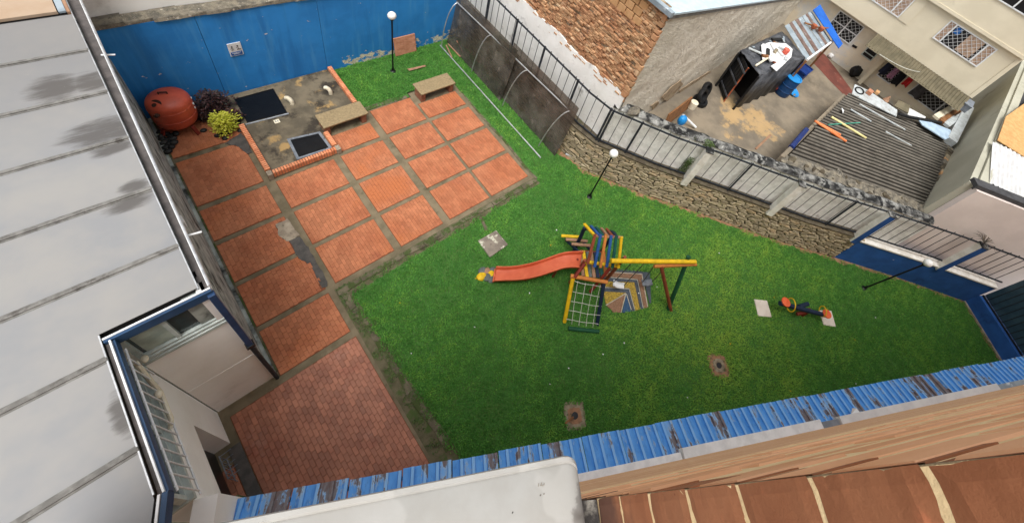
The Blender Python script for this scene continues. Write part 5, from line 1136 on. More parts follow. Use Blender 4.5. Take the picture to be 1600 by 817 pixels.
# climbing net
T0, T1 = P(891.5, 431, 1.12), P(949, 441, 1.12); B0, B1 = P(882, 503, 0), P(933, 507, 0)
log('net_bar', T0, T1, .055, m_org, 10)
log('net_post', P(895, 435, 1.1), B0, .055, m_yel, 10); log('net_post', P(943.5, 442, 1.1), B1, .055, m_nav, 10)
log('net_foot', P(888, 513, .04), P(936, 518, .04), .055, m_dgr)
net = MB(); tl_, tr2 = P(899, 437, 1.05), P(943, 446, 1.05); bl_, br2 = P(889, 506, .05), P(930, 512, .05)
def npnt(u, v):
    q = tl_.lerp(tr2, u).lerp(bl_.lerp(br2, u), v); sag = .05 * math.sin(u * math.pi) * (1 - v) + .02 * math.sin(7 * u + 5 * v); return q + Vector((0, 0, -sag - .06 * math.sin(v * math.pi)))
for k in range(5): net.tube([npnt(u, k / 4.6 + .03) for u in np.linspace(-.12, 1.1, 12)], .0065, 5)
for k in range(4): net.tube([npnt(.1 + k * .265 + .02 * math.sin(k), v) for v in np.linspace(0, 1, 12)], .0065, 5)
obj('climbing_net', net, m_rope, pl)
# swings
def swing(a0, a1, s0, s1, z, m, label):
    t = thing('swing', label, 'swing', (s0 + s1) / 2, 'swings under the yellow beam'); dd = (s1 - s0).normalized(); nn = Vector((-dd.y, dd.x, 0))
    v = MB(); n = 8
    for i in range(n + 1):
        q = s0.lerp(s1, i / n) + Vector((0, 0, -.07 * math.sin(i / n * math.pi))); v.v += [q - nn * .09, q + nn * .09]
    v.f += [(2 * i, 2 * i + 2, 2 * i + 3, 2 * i + 1) for i in range(n)]; v.m += [0] * n; v.sm = True
    o = obj('seat', v, m, t); q = o.modifiers.new('thick', 'SOLIDIFY'); q.thickness = .025
    for a, b in ((a0, s0), (a1, s1)): obj('chain', MB().tube([a, b], .012, 5), m_chain, t)
swing(P(986, 412, 1.93), P(1006, 412, 1.93), P(959, 441, .5), P(975, 446, .5), .5, m_trim, 'white swing seat on chains nearer the tower')
swing(P(1022, 415, 1.8), P(1042, 415, 1.8), P(1004, 441, .5), P(1019, 440, .5), .5, m_steel, 'grey swing seat on chains nearer the end legs')
# slide
sd_ = thing('slide', 'orange plastic wavy slide running down from the tower', 'slide', P(773, 431))
up_ = [(910, 396.5, 1.03), (895, 397, 1.03), (882, 398, 1.0), (866, 402.5, .9), (848, 409, .74), (828, 415, .54), (808, 419, .37), (790, 420.5, .25), (774, 420, .16)]
lo_ = [(906, 419.5, 1.03), (894, 419, 1.03), (880, 420, 1.0), (864, 425, .9), (846, 431, .74), (826, 436, .54), (806, 438.5, .37), (788, 439, .25), (771, 440, .16)]
def sm(l):
    o = []
    for i in range(len(l) - 1):
        p0, p1, p2, p3 = [np.array(l[max(0, min(len(l) - 1, i + k))]) for k in (-1, 0, 1, 2)]
        for t in (0, .25, .5, .75): o.append(tuple(.5 * (2 * p1 + (p2 - p0) * t + (2 * p0 - 5 * p1 + 4 * p2 - p3) * t * t + (3 * p1 - p0 - 3 * p2 + p3) * t ** 3)))
    return o + [l[-1]]
ul = [P(*q) for q in sm(up_)]; ll = [P(*q) for q in sm(lo_)]; m_ = MB(); k = len(ul)
for a, b in zip(ul, ll):
    w_ = (b - a); h = Vector((0, 0, .13)); e = w_.normalized() * .025
    m_.v += [a - e * 1.6 + h * .55, a - e + h, a + e * .2 + h, a + e * 1.4 + h * .15, a + w_ * .5 - h * .08, b - e * 1.4 + h * .15, b - e * .2 + h, b + e + h, b + e * 1.6 + h * .55]
for i in range(k - 1):
    for j in range(8): m_.f.append((i * 9 + j, (i + 1) * 9 + j, (i + 1) * 9 + j + 1, i * 9 + j + 1)); m_.m.append(0)
m_.sm = True; o = obj('chute', m_, m_slide, sd_); q = o.modifiers.new('thick', 'SOLIDIFY'); q.thickness = .018
c = ul[2].lerp(ll[2], .4); obj('bolt', MB().ball(c + Vector((0, 0, .012)), .035, 10, 6, (1, 1, .4)), m_red, sd_)
obj('end_lip', MB().beam(ul[-1] + Vector((0, 0, -.03)), ll[-1] + Vector((0, 0, -.03)), .05, .06), m_slide, sd_, .01)
for i in (9, 20): obj('slide_leg', MB().beam(ul[i].lerp(ll[i], .5) + Vector((0, 0, -.04)), Vector((*ul[i].lerp(ll[i], .5)[:2], -.02)), .06, .06, (1, 0, 0)), m_brn, sd_)
# painted gravel mat under the swings
pm = thing('painted_pad', 'cracked painted ground pad in coloured bent stripes under the swings', 'pad', P(980, 460))
def padpoly(px, m, z=.03, name='stripe'):
    q = [P(870 + x / 6.806, 410 + y / 6.806) for x, y in px]; obj(name, MB().prism([(p.x, p.y) for p in q], -.03, z), m, pm)
L = {}
# each stripe: outer bend then inner bend
def stripe(o1, o2, o3, i1, i2, i3, m, z): padpoly([o1, o2, o3, i3, i2, i1], m, z)
stripe((575, 60), (985, 112), (1000, 430), (555, 100), (905, 122), (985, 440), g_gry, .026)
stripe((555, 100), (905, 122), (970, 478), (510, 150), (860, 180), (925, 492), g_brn, .03)
stripe((500, 152), (857, 182), (920, 492), (490, 202), (822, 212), (885, 500), g_gry, .028)
stripe((470, 203), (820, 215), (883, 502), (480, 258), (772, 278), (835, 515), g_yel, .031)
stripe((480, 262), (769, 281), (830, 518), (490, 310), (737, 328), (790, 522), g_gry, .027)
padpoly([(490, 312), (730, 325), (522, 455)], g_yel, .03); padpoly([(527, 460), (735, 330), (680, 535), (600, 532)], g_brn, .028); padpoly([(740, 332), (788, 520), (750, 535), (690, 536)], g_blu, .03)
for pts in (((555, 102), (905, 124), (966, 470)), ((500, 152), (858, 183), (920, 488)), ((486, 262), (770, 280), (832, 512)), ((522, 455), (735, 328), (684, 532)), ((740, 332), (792, 500))):
    ln = MB(); q = [P(870 + x / 6.806, 410 + y / 6.806, .034) for x, y in pts]
    for i in range(len(q) - 1): ln.beam(q[i], q[i + 1], .022, .006)
    obj('divider', ln, m_line, pm)
# painted stones at the foot of the slide
for k, (x, y, r, m, lab) in enumerate(((767, 429, .13, m_yel, 'yellow painted stone nearest the slide end'), (753, 432, .14, m_yel, 'yellow painted stone farthest from the slide'), (760, 424, .12, m_tan, 'tan painted stone between the yellow ones'), (754, 423, .12, m_gry, 'grey stone at the outer end of the slide foot'), (762, 433, .13, m_gry, 'grey stone under the yellow painted stones'), (769, 436, .12, m_gry, 'grey stone at the lower corner of the slide end'), (769, 422, .1, m_gry, 'grey stone at the upper corner of the slide end'))):
    p = P(x, y, .02); tag(obj('painted_stone', MB().ball(p, r, 9, 6, (1.1, .9, .5), jit=.1), m), lab, 'stone')
# balance rocker
rk = thing('rocker', 'small seesaw on a dark beam with orange seats and a yellow hoop handle', 'seesaw', P(1250, 492))
def lg2(name, a, b, r, m): obj(name, MB().tube([a, b], r, 9), m, rk)
def Z5(x, y, z): return P(1160 + x / 9.076, 440 + y / 9.076, z)
lg2('beam', Z5(530, 305, .62), Z5(1160, 470, .35), .075, m_nav)
lg2('stand', Z5(840, 470, .0), Z5(960, 400, .42), .07, m_red); lg2('stand', Z5(925, 315, .35), Z5(800, 355, .45), .07, m_nav)
lg2('axle', Z5(770, 460, .3), Z5(965, 405, .42), .06, m_red)
for a, b in (((600, 300), (640, 345)),): obj('seat', MB().lathe([(.14, 0), (.15, .02), (.15, .05), (.13, .06)], Z5(608, 295, .66), 18), m_orgp, rk)
obj('seat', MB().lathe([(.14, 0), (.15, .02), (.15, .05), (.13, .06)], Z5(1190, 460, .42), 18), m_orgp, rk)
def hoop(c, ax_, r, m):
    pts = []
    for a in np.linspace(0, 2 * math.pi, 22): pts.append(c + ax_ * math.cos(a) * r + Vector((0, 0, 1)) * math.sin(a) * r)
    obj('handle', MB().tube(pts, .018, 7), m, rk)
dv = (Z5(1160, 470, .35) - Z5(530, 305, .62)); dv.z = 0; dv.normalize(); pv = Vector((-dv.y, dv.x, 0))
hoop(Z5(690, 330, .72), pv, .2, m_yel); hoop(Z5(1140, 420, .42), pv, .16, m_yel)
def pad(px, m, z, name, lab, cat, bev=.01):
    q = [P(*p) for p in px]; return tag(obj(name, MB().prism([(p.x, p.y) for p in q], -.05, z), m, None, bev), lab, cat)
pad([(1177.5, 468), (1197.5, 470), (1205, 496), (1184, 494)], m_pad, .04, 'ground_slab', 'pale square slab in the lawn at the orange seat end of the seesaw', 'slab')
pad([(1278, 485), (1298, 486), (1305, 511), (1286, 508)], m_pad, .04, 'ground_slab', 'pale square slab in the lawn under one end of the seesaw', 'slab')
pad([(746.5, 377), (775, 361), (793.5, 383), (765, 403)], mat('slab_worn', S(138, 128, 116), S(112, 104, 94), 4, stains=[(S(196, 194, 176), 2.6, .55, .6), (S(86, 80, 72), 7, .62, .74)], bump=.5), .05, 'inspection_cover', 'worn square cement cover in the lawn near the paving corner', 'cover')
def dirtpad(px, m, lab, rim):
    q = [P(*p) for p in px]; c = sum(q, Vector()) / 4; ux = (q[1] - q[0] + q[2] - q[3]) / 4; uy = (q[3] - q[0] + q[2] - q[1]) / 4
    def ring(k, jit):
        o = []
        for i in range(30):
            a = 2 * math.pi * i / 30; ca, sa = math.cos(a), math.sin(a); r = k * (abs(ca) ** 4 + abs(sa) ** 4) ** -.25 * (1 + rnd(-jit, jit)); p = c + ux * ca * r + uy * sa * r; o.append((p.x, p.y))
        return o
    t = thing('drain_patch', lab, 'patch', c)
    obj('dirt', MB().prism(ring(1.08, .09), -.05, .016), m, t); obj('inner_dirt', MB().prism(ring(.62, .1), -.05, .022), rim, t)
    obj('grate', MB().lathe([(.08, .0), (.08, .03), (.04, .033)], c, 12), m_dark, t); return c
dirtpad([(1104, 553), (1132, 555), (1141, 588), (1114, 589)], m_dirt, 'reddish bare patch with a small drain in the middle of the lawn', m_graydirt)
c = dirtpad([(879, 631), (911, 627), (916, 668), (885, 672)], m_graydirt, 'grey worn patch with a stick across a drain near the blue canopy', m_dirt)
tag(obj('dark_stick', MB().beam(P(883, 661, .06), P(896, 651, .06), .04, .03), m_wood), 'short dark stick lying across the grey worn patch', 'stick')
fp = P(770, 345); blob_slab('bare_path', [P(748, 338), P(754, 340), P(762, 358), P(756, 362)], .012, m_edge, .03)
for k in range(26):   # petals and scraps of paper on the grass
    x, y = rnd(600, 1450), rnd(330, 650); p = P(x, y, .06)
    if not inpoly(p.x, p.y, LAWN): continue
    a = rnd(0, 6.28); d1 = Vector((math.cos(a), math.sin(a), .2)) * rnd(.015, .03); d2 = Vector((-math.sin(a), math.cos(a), .1)) * rnd(.012, .025)
    tag(obj('petal', MB().add([p - d1, p - d2, p + d1, p + d2], [(0, 1, 2, 3)]), m_trim if k % 3 else m_yel), 'tiny fallen petal on the grass of the lawn', 'petal', 'petals on the lawn')

# ================================================================== GRASS
def grass():
    xs = [p[0] for p in LAWN]; ys_ = [p[1] for p in LAWN]; rng = np.random.default_rng(3)
    N = 800000; X = rng.uniform(min(xs), max(xs), N); Y = rng.uniform(min(ys_), max(ys_), N)
    def inside(poly, X, Y):
        c = np.zeros(len(X), bool); n = len(poly)
        for i in range(n):
            x1, y1 = poly[i][:2]; x2, y2 = poly[(i + 1) % n][:2]
            if y1 == y2: continue
            c ^= ((y1 > Y) != (y2 > Y)) & (X < (x2 - x1) * (Y - y1) / (y2 - y1) + x1)
        return c
    ok = inside(LAWN, X, Y)
    hol = [[(1177.5, 468), (1197.5, 470), (1205, 496), (1184, 494)], [(1278, 485), (1298, 486), (1305, 511), (1286, 508)], [(746.5, 377), (775, 361), (793.5, 383), (765, 403)],
           [(1106, 555), (1131, 557), (1139, 586), (1115, 587)], [(881, 633), (910, 630), (914, 665), (886, 669)],
           [(943, 424), (1015, 424), (1020, 474), (1000, 483), (962, 490), (945, 478), (940, 450)], [(748, 421), (770, 421), (770, 438), (748, 436)]]
    for h in hol: ok &= ~inside([tuple(P(*p)[:2]) for p in h], X, Y)
    for h in ([(748, 338), (754, 340), (762, 358), (756, 362)],): ok &= ~inside([tuple(P(*p)[:2]) for p in h], X, Y)
    # thin strips of kerb stay clear; ragged edge
    jag = .05 * np.sin(X * 9 + 2 * np.sin(Y * 7)) + rng.normal(0, .03, N)
    ok &= ~((Y > 4.72 + jag) & (Y < 5.0) & (X < 7.35) & (X > 1.0)); ok &= ~((X < 1.27 + jag - .03 * (Y - 3)) & (Y < 5))
    ok &= ~((X > 7.3) & (X < 7.48 + jag) & (Y > 4.9) & (Y < 9.3)); ok &= ~((np.abs((Y - 9.05) - (X - 4.1) * .6) < .12 + jag) & (X > 4.0) & (X < 5.7))
    def soft(X, Y, cx, cy, r): return np.clip(1 - np.hypot(X - cx, Y - cy) / r, 0, 1)
    worn = 0
    for (px_, py_, r) in ((950, 470, .9), (1048, 486, .5), (880, 470, .5), (910, 505, .55), (1250, 490, .8), (1350, 451, .3), (760, 430, .5), (870, 450, .4)):
        q = P(px_, py_); worn = worn + soft(X, Y, q.x, q.y, r) * .45
    ok &= rng.random(N) > worn
    for poly in (STONE_B, NAVY_B, RET_B):
        for i in range(len(poly) - 1):
            ax_, ay_ = poly[i]; bx_, by_ = poly[i + 1]; L_ = math.hypot(bx_ - ax_, by_ - ay_); tt = np.clip(((X - ax_) * (bx_ - ax_) + (Y - ay_) * (by_ - ay_)) / L_ ** 2, 0, 1)
            dd = np.hypot(X - ax_ - tt * (bx_ - ax_), Y - ay_ - tt * (by_ - ay_)); ok &= ~((dd < .13 + jag) & (rng.random(N) < .75))
    X, Y = X[ok], Y[ok]; n = len(X)
    # slow variation in height and tint: yellower right side, lit patch painted in
    lf = np.sin(X * 1.7 + 1.3 * np.sin(Y * 1.1)) * np.sin(Y * 1.9 + np.sin(X * .9)); mf = np.sin(X * 6.1 + 2 * np.sin(Y * 5.3)) * np.sin(Y * 6.7 + 2 * np.sin(X * 4.1)); hf = np.sin(X * 17 + 3 * np.sin(Y * 13)) * np.sin(Y * 19 + 2 * np.sin(X * 15))
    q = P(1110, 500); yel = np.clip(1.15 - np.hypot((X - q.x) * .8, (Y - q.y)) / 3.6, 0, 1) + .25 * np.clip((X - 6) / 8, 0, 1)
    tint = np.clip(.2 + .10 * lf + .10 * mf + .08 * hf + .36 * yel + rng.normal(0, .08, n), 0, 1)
    L = (.055 + .018 * lf + .012 * hf) * rng.uniform(.7, 1.35, n); W = rng.uniform(.006, .0125, n)
    a = rng.uniform(0, 2 * np.pi, n); lean_ = rng.uniform(.25, 1.25, n); b = a + rng.normal(np.pi / 2, .5, n)
    ca, sa = np.cos(a), np.sin(a); wx, wy = np.cos(b) * W, np.sin(b) * W
    hx, hz = np.sin(lean_) * L, np.cos(lean_) * L
    z0 = rng.uniform(-.01, .012, n); V = np.empty((n, 5, 3), np.float32)
    V[:, 0] = np.stack([X - wx * .7, Y - wy * .7, z0], 1); V[:, 1] = np.stack([X + wx * .7, Y + wy * .7, z0], 1)
    mx_, my_ = X + ca * hx * .45, Y + sa * hx * .45; mz = z0 + hz * .7
    V[:, 2] = np.stack([mx_ + wx, my_ + wy, mz], 1); V[:, 3] = np.stack([mx_ - wx, my_ - wy, mz], 1)
    V[:, 4] = np.stack([X + ca * hx * 1.1, Y + sa * hx * 1.1, z0 + hz * .95], 1)
    base = (np.arange(n) * 5)[:, None]
    quad = base + np.array([0, 1, 2, 3]); tri = base + np.array([3, 2, 4])
    me = bpy.data.meshes.new('grass'); me.vertices.add(n * 5); me.vertices.foreach_set('co', V.ravel())
    me.loops.add(n * 7); lo = np.concatenate([quad, tri], 1).ravel(); me.loops.foreach_set('vertex_index', lo.astype(np.int32))
    me.polygons.add(n * 2); st = np.empty((n, 2), np.int32); st[:, 0] = np.arange(n) * 7; st[:, 1] = st[:, 0] + 4
    me.polygons.foreach_set('loop_start', st.ravel())
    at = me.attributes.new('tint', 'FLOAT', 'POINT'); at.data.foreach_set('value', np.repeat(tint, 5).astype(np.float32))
    me.update(calc_edges=True); me.validate()
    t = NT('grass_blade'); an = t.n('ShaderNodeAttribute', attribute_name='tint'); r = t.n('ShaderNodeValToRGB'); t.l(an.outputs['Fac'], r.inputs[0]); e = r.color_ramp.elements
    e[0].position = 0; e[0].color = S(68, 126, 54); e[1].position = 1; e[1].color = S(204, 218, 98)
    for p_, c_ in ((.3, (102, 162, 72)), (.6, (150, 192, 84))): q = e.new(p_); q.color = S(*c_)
    t.l(r.outputs[0], t.b.inputs['Base Color']); t.b.inputs['Roughness'].default_value = .6; t.b.inputs['Specular IOR Level'].default_value = .2
    tr = t.n('ShaderNodeBsdfTranslucent'); t.l(r.outputs[0], tr.inputs['Color']); mxs = t.n('ShaderNodeMixShader'); mxs.inputs[0].default_value = .38
    out = t.t.nodes['Material Output']; t.l(t.b.outputs[0], mxs.inputs[1]); t.l(tr.outputs[0], mxs.inputs[2]); t.l(mxs.outputs[0], out.inputs[0])
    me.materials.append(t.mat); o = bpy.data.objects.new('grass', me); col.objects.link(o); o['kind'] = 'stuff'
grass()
wf_ = MB()   # small weeds along the kerb
for k in range(2600):
    u = random.random()
    if u < .55: x, y = 1.0 + rnd(0, .42), rnd(.6, 4.7)
    elif u < .9: x, y = rnd(1.0, 7.3), 4.88 + rnd(-.14, .08)
    else: x, y = rnd(1.0, 1.35), rnd(4.6, 5.0)
    if mn.noise(Vector((x * 2.5, y * 2.5, 1))) < -.05: continue
    a = rnd(0, 6.28); d = Vector((math.cos(a), math.sin(a), rnd(.1, .9))).normalized() * rnd(.03, .06); s_ = Vector((-d.y, d.x, 0)).normalized() * .011; p = Vector((x, y, .02)); wf_.add([p - s_, p + s_, p + d], [(0, 1, 2)])
stuff(obj('kerb_weeds', wf_, wl))

# ================================================================== WHITE BUILDING WITH SHEETED ROOF (left)
lb = thing('white_building', 'white building with pale sheeted roof, grey gutters and blue trims', 'building', (-2, 7, 0))
RZ = 4.7; RX = -.74
SE = [11.0, 9.37, 8.235, 7.1, 5.975, 4.83, 3.72, 2.54, 1.2]
for k in range(8):
    y1, y0 = SE[k], SE[k + 1]; y1 -= .02; y0 += .02
    xr = RX
    if k == 0: q = [(-4.2, y0), (xr, y0), (xr, 10.44), (-4.2, 10.44)]
    elif k == 5: q = [(-4.2, y0), (-1.72, y0), (-1.72, 4.08), (xr, 4.08), (xr, y1), (-4.2, y1)]
    elif k == 7: q = [(-4.2, y0), (-2.02, y0), (-1.735, 1.96), (-1.72, y1), (-4.2, y1)]
    elif k == 6: q = [(-4.2, y0), (-1.72, y0), (-1.72, y1), (-4.2, y1)]
    else: q = [(-4.2, y0), (xr, y0), (xr, y1), (-4.2, y1)]
    obj('roof_sheet', MB().prism(q, RZ - .012, RZ + rnd(-.003, .003)), m_roof, lb)
for k in range(1, 8):
    xe = RX + .01 if SE[k] > 4.1 else -1.715
    obj('seam_bar', MB().beam((-4.2, SE[k], RZ + .014), (xe, SE[k], RZ + .014), .05, .028), m_seam, lb, .004)
    obj('seam_base', MB().beam((-4.2, SE[k], RZ + .003), (xe, SE[k], RZ + .003), .095, .008), m_seam, lb)
obj('roof_underlay', MB().box(-4.2, RX - .03, 4.1, 13.4, RZ - .2, RZ - .03).box(-4.2, -1.74, 1.25, 4.099, RZ - .2, RZ - .03), m_channel, lb)
# edge trims and the dark gutter channel
obj('roof_edge', MB().beam((RX + .008, 4.05, RZ + .006), (RX + .008, 10.9, RZ + .006), .014, .026), m_alu, lb)
obj('gutter', MB().hexa([(RX + .02, 4.05, RZ - .12), (RX + .115, 4.05, RZ - .12), (RX + .205, 13.2, RZ - .12), (RX + .02, 13.2, RZ - .12), (RX + .02, 4.05, RZ - .1), (RX + .115, 4.05, RZ - .1), (RX + .205, 13.2, RZ - .1), (RX + .02, 13.2, RZ - .1)]), m_gutter, lb)
obj('gutter_lip', MB().beam((RX + .12, 4.0, RZ - .03), (RX + .215, 13.2, RZ - .03), .022, .2), m_trim, lb, .003)
obj('gutter_roll', MB().tube([(RX + .128, 4.0, RZ + .06), (RX + .222, 13.2, RZ + .06)], .016, 8), m_alu, lb)
obj('east_wall', MB().box(-.95, -.71, 4.0, 12.1, 0, RZ - .13), m_damp, lb)
obj('wall_base_strip', MB().box(-.709, -.64, 3.99, 12.1, -.02, .06), m_damp, lb)
obj('kerb', MB().box(-.64, -.605, 4.02, 12.1, -.02, .075), m_edge, lb)
for y, z in ((9.2, RZ - .02), (4.95, RZ - .02)):
    p0 = Vector((RX + .12, y, z)); obj('overflow_pipe', MB().tube([p0, p0 + Vector((.17, .0, -.05))], .016, 8), m_trim, lb)
obj('junction_box', MB().box(-.709, -.62, 5.62, 5.78, 3.9, 4.08), m_trim, lb, .006)
# south return: wall, sill, window, fascia
obj('south_wall', MB().box(-1.68, -.68, 3.95, 4.2, 0, 3.55), m_white, lb)
obj('wall_band', MB().box(-1.676, -.684, 3.944, 3.9495, 1.72, 1.8), m_white, lb)
obj('sill', MB().box(-1.68, -.67, 3.93, 4.2, 3.56, 3.64), m_frame, lb, .006); obj('sill', MB().box(-1.66, -.69, 3.945, 4.2, 3.641, 3.72), m_frame, lb, .006)
wn = obj('window', MB().box(-1.66, -1.6, 3.97, 4.05, 3.721, 4.5).box(-.78, -.7, 3.97, 4.05, 3.721, 4.5).box(-1.599, -.781, 3.97, 4.05, 3.721, 3.78), m_frame, lb)
obj('pane', MB().box(-1.6, -.78, 4.02, 4.03, 3.78, 4.5), m_glass, wn)
obj('curtain', MB().box(-1.56, -1.25, 4.008, 4.018, 3.8, 4.5), m_curtain, wn); obj('mullion', MB().box(-1.24, -1.19, 3.975, 4.045, 3.782, 4.5), m_frame, wn)
obj('dark_room', MB().box(-1.66, -.7, 4.3, 4.4, 3.6, 4.6), m_dark, wn)
obj('corner_pier', MB().box(-.78, -.68, 3.96, 4.2, 3.721, RZ - .1), m_white, lb)
obj('fascia', MB().box(-1.70, -.62, 3.93, 3.965, RZ - .17, RZ + .02), m_fascia, lb); obj('fascia_trim', MB().box(-1.70, -.62, 3.966, 3.99, RZ - .03, RZ + .035), m_trim, lb)
dp = thing('downpipe', 'blue downpipe with dark lower length at the corner of the white building', 'pipe', (-.66, 3.92, 0))
obj('upper_pipe', MB().beam((-.66, 3.9, 2.42), (-.645, 3.93, RZ - .05), .085, .085, (1, 0, 0)), m_bluepipe, dp, .008)
obj('collar', MB().box(-.725, -.6, 3.84, 3.96, 2.34, 2.44), m_black, dp, .008)
obj('lower_pipe', MB().tube([(-.665, 3.9, 0), (-.665, 3.9, 2.36)], .038, 10), m_iron, dp)
# west return: wall with a doorway, long window with a guard
YA = 1.97
wl_ = obj('court_wall', MB().box(-2.0, -1.7, 3.29, 3.95, 0, 3.55).box(-2.0, -1.7, YA, 3.289, 2.12, 3.55), m_white, lb)
obj('door_reveal', MB().box(-2.05, -1.95, YA, 3.28, 0, 2.12), m_dark, lb)
f0 = Vector((-1.7, YA, 0)); f1 = Vector((-2.15, 1.05, 0)); 
obj('corner_wall', MB().slab([(f0.x, f0.y, 0), (f0.x, f0.y, 3.55), (f1.x, f1.y, 3.55), (f1.x, f1.y, 0)], -.25), m_white, lb)
obj('corner_pier', MB().box(-1.74, -1.52, 1.72, 1.95, 0, 2.3), m_edge, lb)
ch_ = thing('wire_chair', 'small grey wire rack standing in the dark doorway', 'rack', (-1.85, 2.9, 0))
for k in range(5): obj('wire', MB().tube([(-1.8, 2.6 + k * .1, .02), (-1.8, 2.6 + k * .1, .7), (-1.62, 2.6 + k * .1, .72)], .008, 6), m_steel, ch_)
for z in (.2, .7): obj('rail', MB().tube([(-1.8, 2.58, z), (-1.8, 3.02, z)], .01, 6), m_steel, ch_)
obj('sill', MB().box(-1.95, -1.66, YA, 3.92, 3.551, 3.64), m_frame, lb, .006)
wn2 = obj('window', MB().box(-1.8, -1.72, YA + .02, 3.9, 3.641, 3.7).box(-1.8, -1.72, YA + .02, YA + .08, 3.701, 4.5).box(-1.8, -1.72, 2.9, 2.96, 3.701, 4.5).box(-1.8, -1.72, 3.84, 3.9, 3.701, 4.5), m_frame, lb)
obj('pane', MB().box(-1.77, -1.76, YA + .08, 3.84, 3.7, 4.5), m_glass, wn2)
obj('blind', MB().box(-1.84, -1.82, YA + .1, 3.82, 3.7, 4.45), m_curtain, wn2)
gd_ = thing('window_guard', 'white bar window guard over the long side window', 'guard', (-1.6, 3, 3.65))
for k in range(12): y = 2.0 + k * .155; obj('bar', MB().tube([(-1.6, y, 3.68), (-1.6, y, 4.5)], .011, 7), m_trim, gd_)
obj('rail', MB().tube([(-1.6, 1.95, 3.68), (-1.6, 3.05, 3.68)], .013, 7), m_trim, gd_); obj('rail', MB().tube([(-1.6, 1.95, 4.48), (-1.6, 3.85, 4.48)], .013, 7), m_trim, gd_)
tag(obj('drain_pipe', MB().tube([(-1.62, 3.75, 4.2), (-1.6, 3.4, 3.72), (-1.6, 3.0, 3.7), (-1.64, 2.9, 3.68)], .03, 8), m_pvc), 'bent cream drain pipe along the sill of the long side window', 'pipe')
for y in (3.85, 3.3): tag(obj('hanging_fitting', MB().ball((-1.58, y, 3.95), .045, 10, 7, (1, 1.3, .8)), m_pvc), 'small pale fitting by the long side window, ' + ('nearest the wall corner' if y > 3.5 else 'farther from the wall corner'), 'fitting', 'fittings by the side window')
# roof edge along the notch
obj('roof_edge', MB().beam((-1.725, 2.0, RZ + .006), (-1.72, 4.06, RZ + .006), .014, .026), m_alu, lb)
obj('notch_gutter', MB().box(-1.705, -1.655, YA, 3.925, RZ - .06, RZ - .04), m_gutter, lb)
obj('notch_lip', MB().beam((-1.645, YA - .01, RZ - .0), (-1.645, 3.925, RZ - .0), .018, .08), m_trim, lb)
obj('notch_fascia', MB().box(-1.636, -1.61, YA - .02, 3.92, RZ - .16, RZ + .0), m_fascia, lb)
a, b = Vector((-1.635, 1.95, RZ - .06)), Vector((-1.95, 1.1, RZ - .06))
obj('end_fascia', MB().beam(a, b, .05, .2), m_fascia, lb); obj('end_trim', MB().beam(a + Vector((-.045, .01, .07)), b + Vector((-.045, .01, .07)), .022, .09), m_trim, lb)
# far tan roof and flashing
tr2_ = tag(obj('tan_roof', MB().box(-4.5, -.9, 10.5, 13.3, RZ + .0, RZ + .06), m_tanroof), 'tan roof slab beyond the pale sheeted roof', 'roof')
tag(obj('metal_flashing', MB().box(-.885, -.79, 10.5, 13.3, RZ + .01, RZ + .05), m_tin), 'silver flashing strip beside the tan roof', 'flashing')
tag(obj('timber_strip', MB().box(-.785, RX - .0, 10.47, 13.3, RZ - .03, RZ + .045), m_tan), 'tan timber strip beside the silver flashing', 'strip')

# ================================================================== OUR BUILDING: CANOPY, LEDGES, FACADE, SILL
cn = thing('blue_canopy', 'long canopy of peeling blue ribbed metal sheets along our building', 'canopy', FW(7, .3, 2.6))
ZE, ZI, NE = 2.58, 2.78, .715
def sheet(s0, s1, dn):
    vs = []; pit = .19; prof = [(0, 0), (.115, 0), (.122, .045), (.162, .045), (.17, 0)]
    s = s0; pts = []
    while s < s1 - .001:
        for a, h in prof:
            if s + a <= s1 + .02: pts.append((s + a, h))
        s += pit
    m = MB(); sg = 4
    for a, h in pts:
        for j in range(sg + 1):
            f_ = j / sg; vs.append(FW(a, NE + dn - (NE + dn - .1) * f_, ZE + (ZI - ZE) * f_ + h + rnd(-.002, .002)))
    m.add(vs, [(i * (sg + 1) + j, (i + 1) * (sg + 1) + j, (i + 1) * (sg + 1) + j + 1, i * (sg + 1) + j + 1) for i in range(len(pts) - 1) for j in range(sg)])
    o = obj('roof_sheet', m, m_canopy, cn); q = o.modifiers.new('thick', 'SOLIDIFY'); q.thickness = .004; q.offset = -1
s = -2.32
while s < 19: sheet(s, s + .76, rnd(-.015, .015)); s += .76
for n_ in (.6, .2): obj('purlin', MB().beam(FW(-2.3, n_, ZE - .02 + (NE - n_) * .1), FW(19, n_, ZE - .02 + (NE - n_) * .1), .05, .06), m_iron, cn)
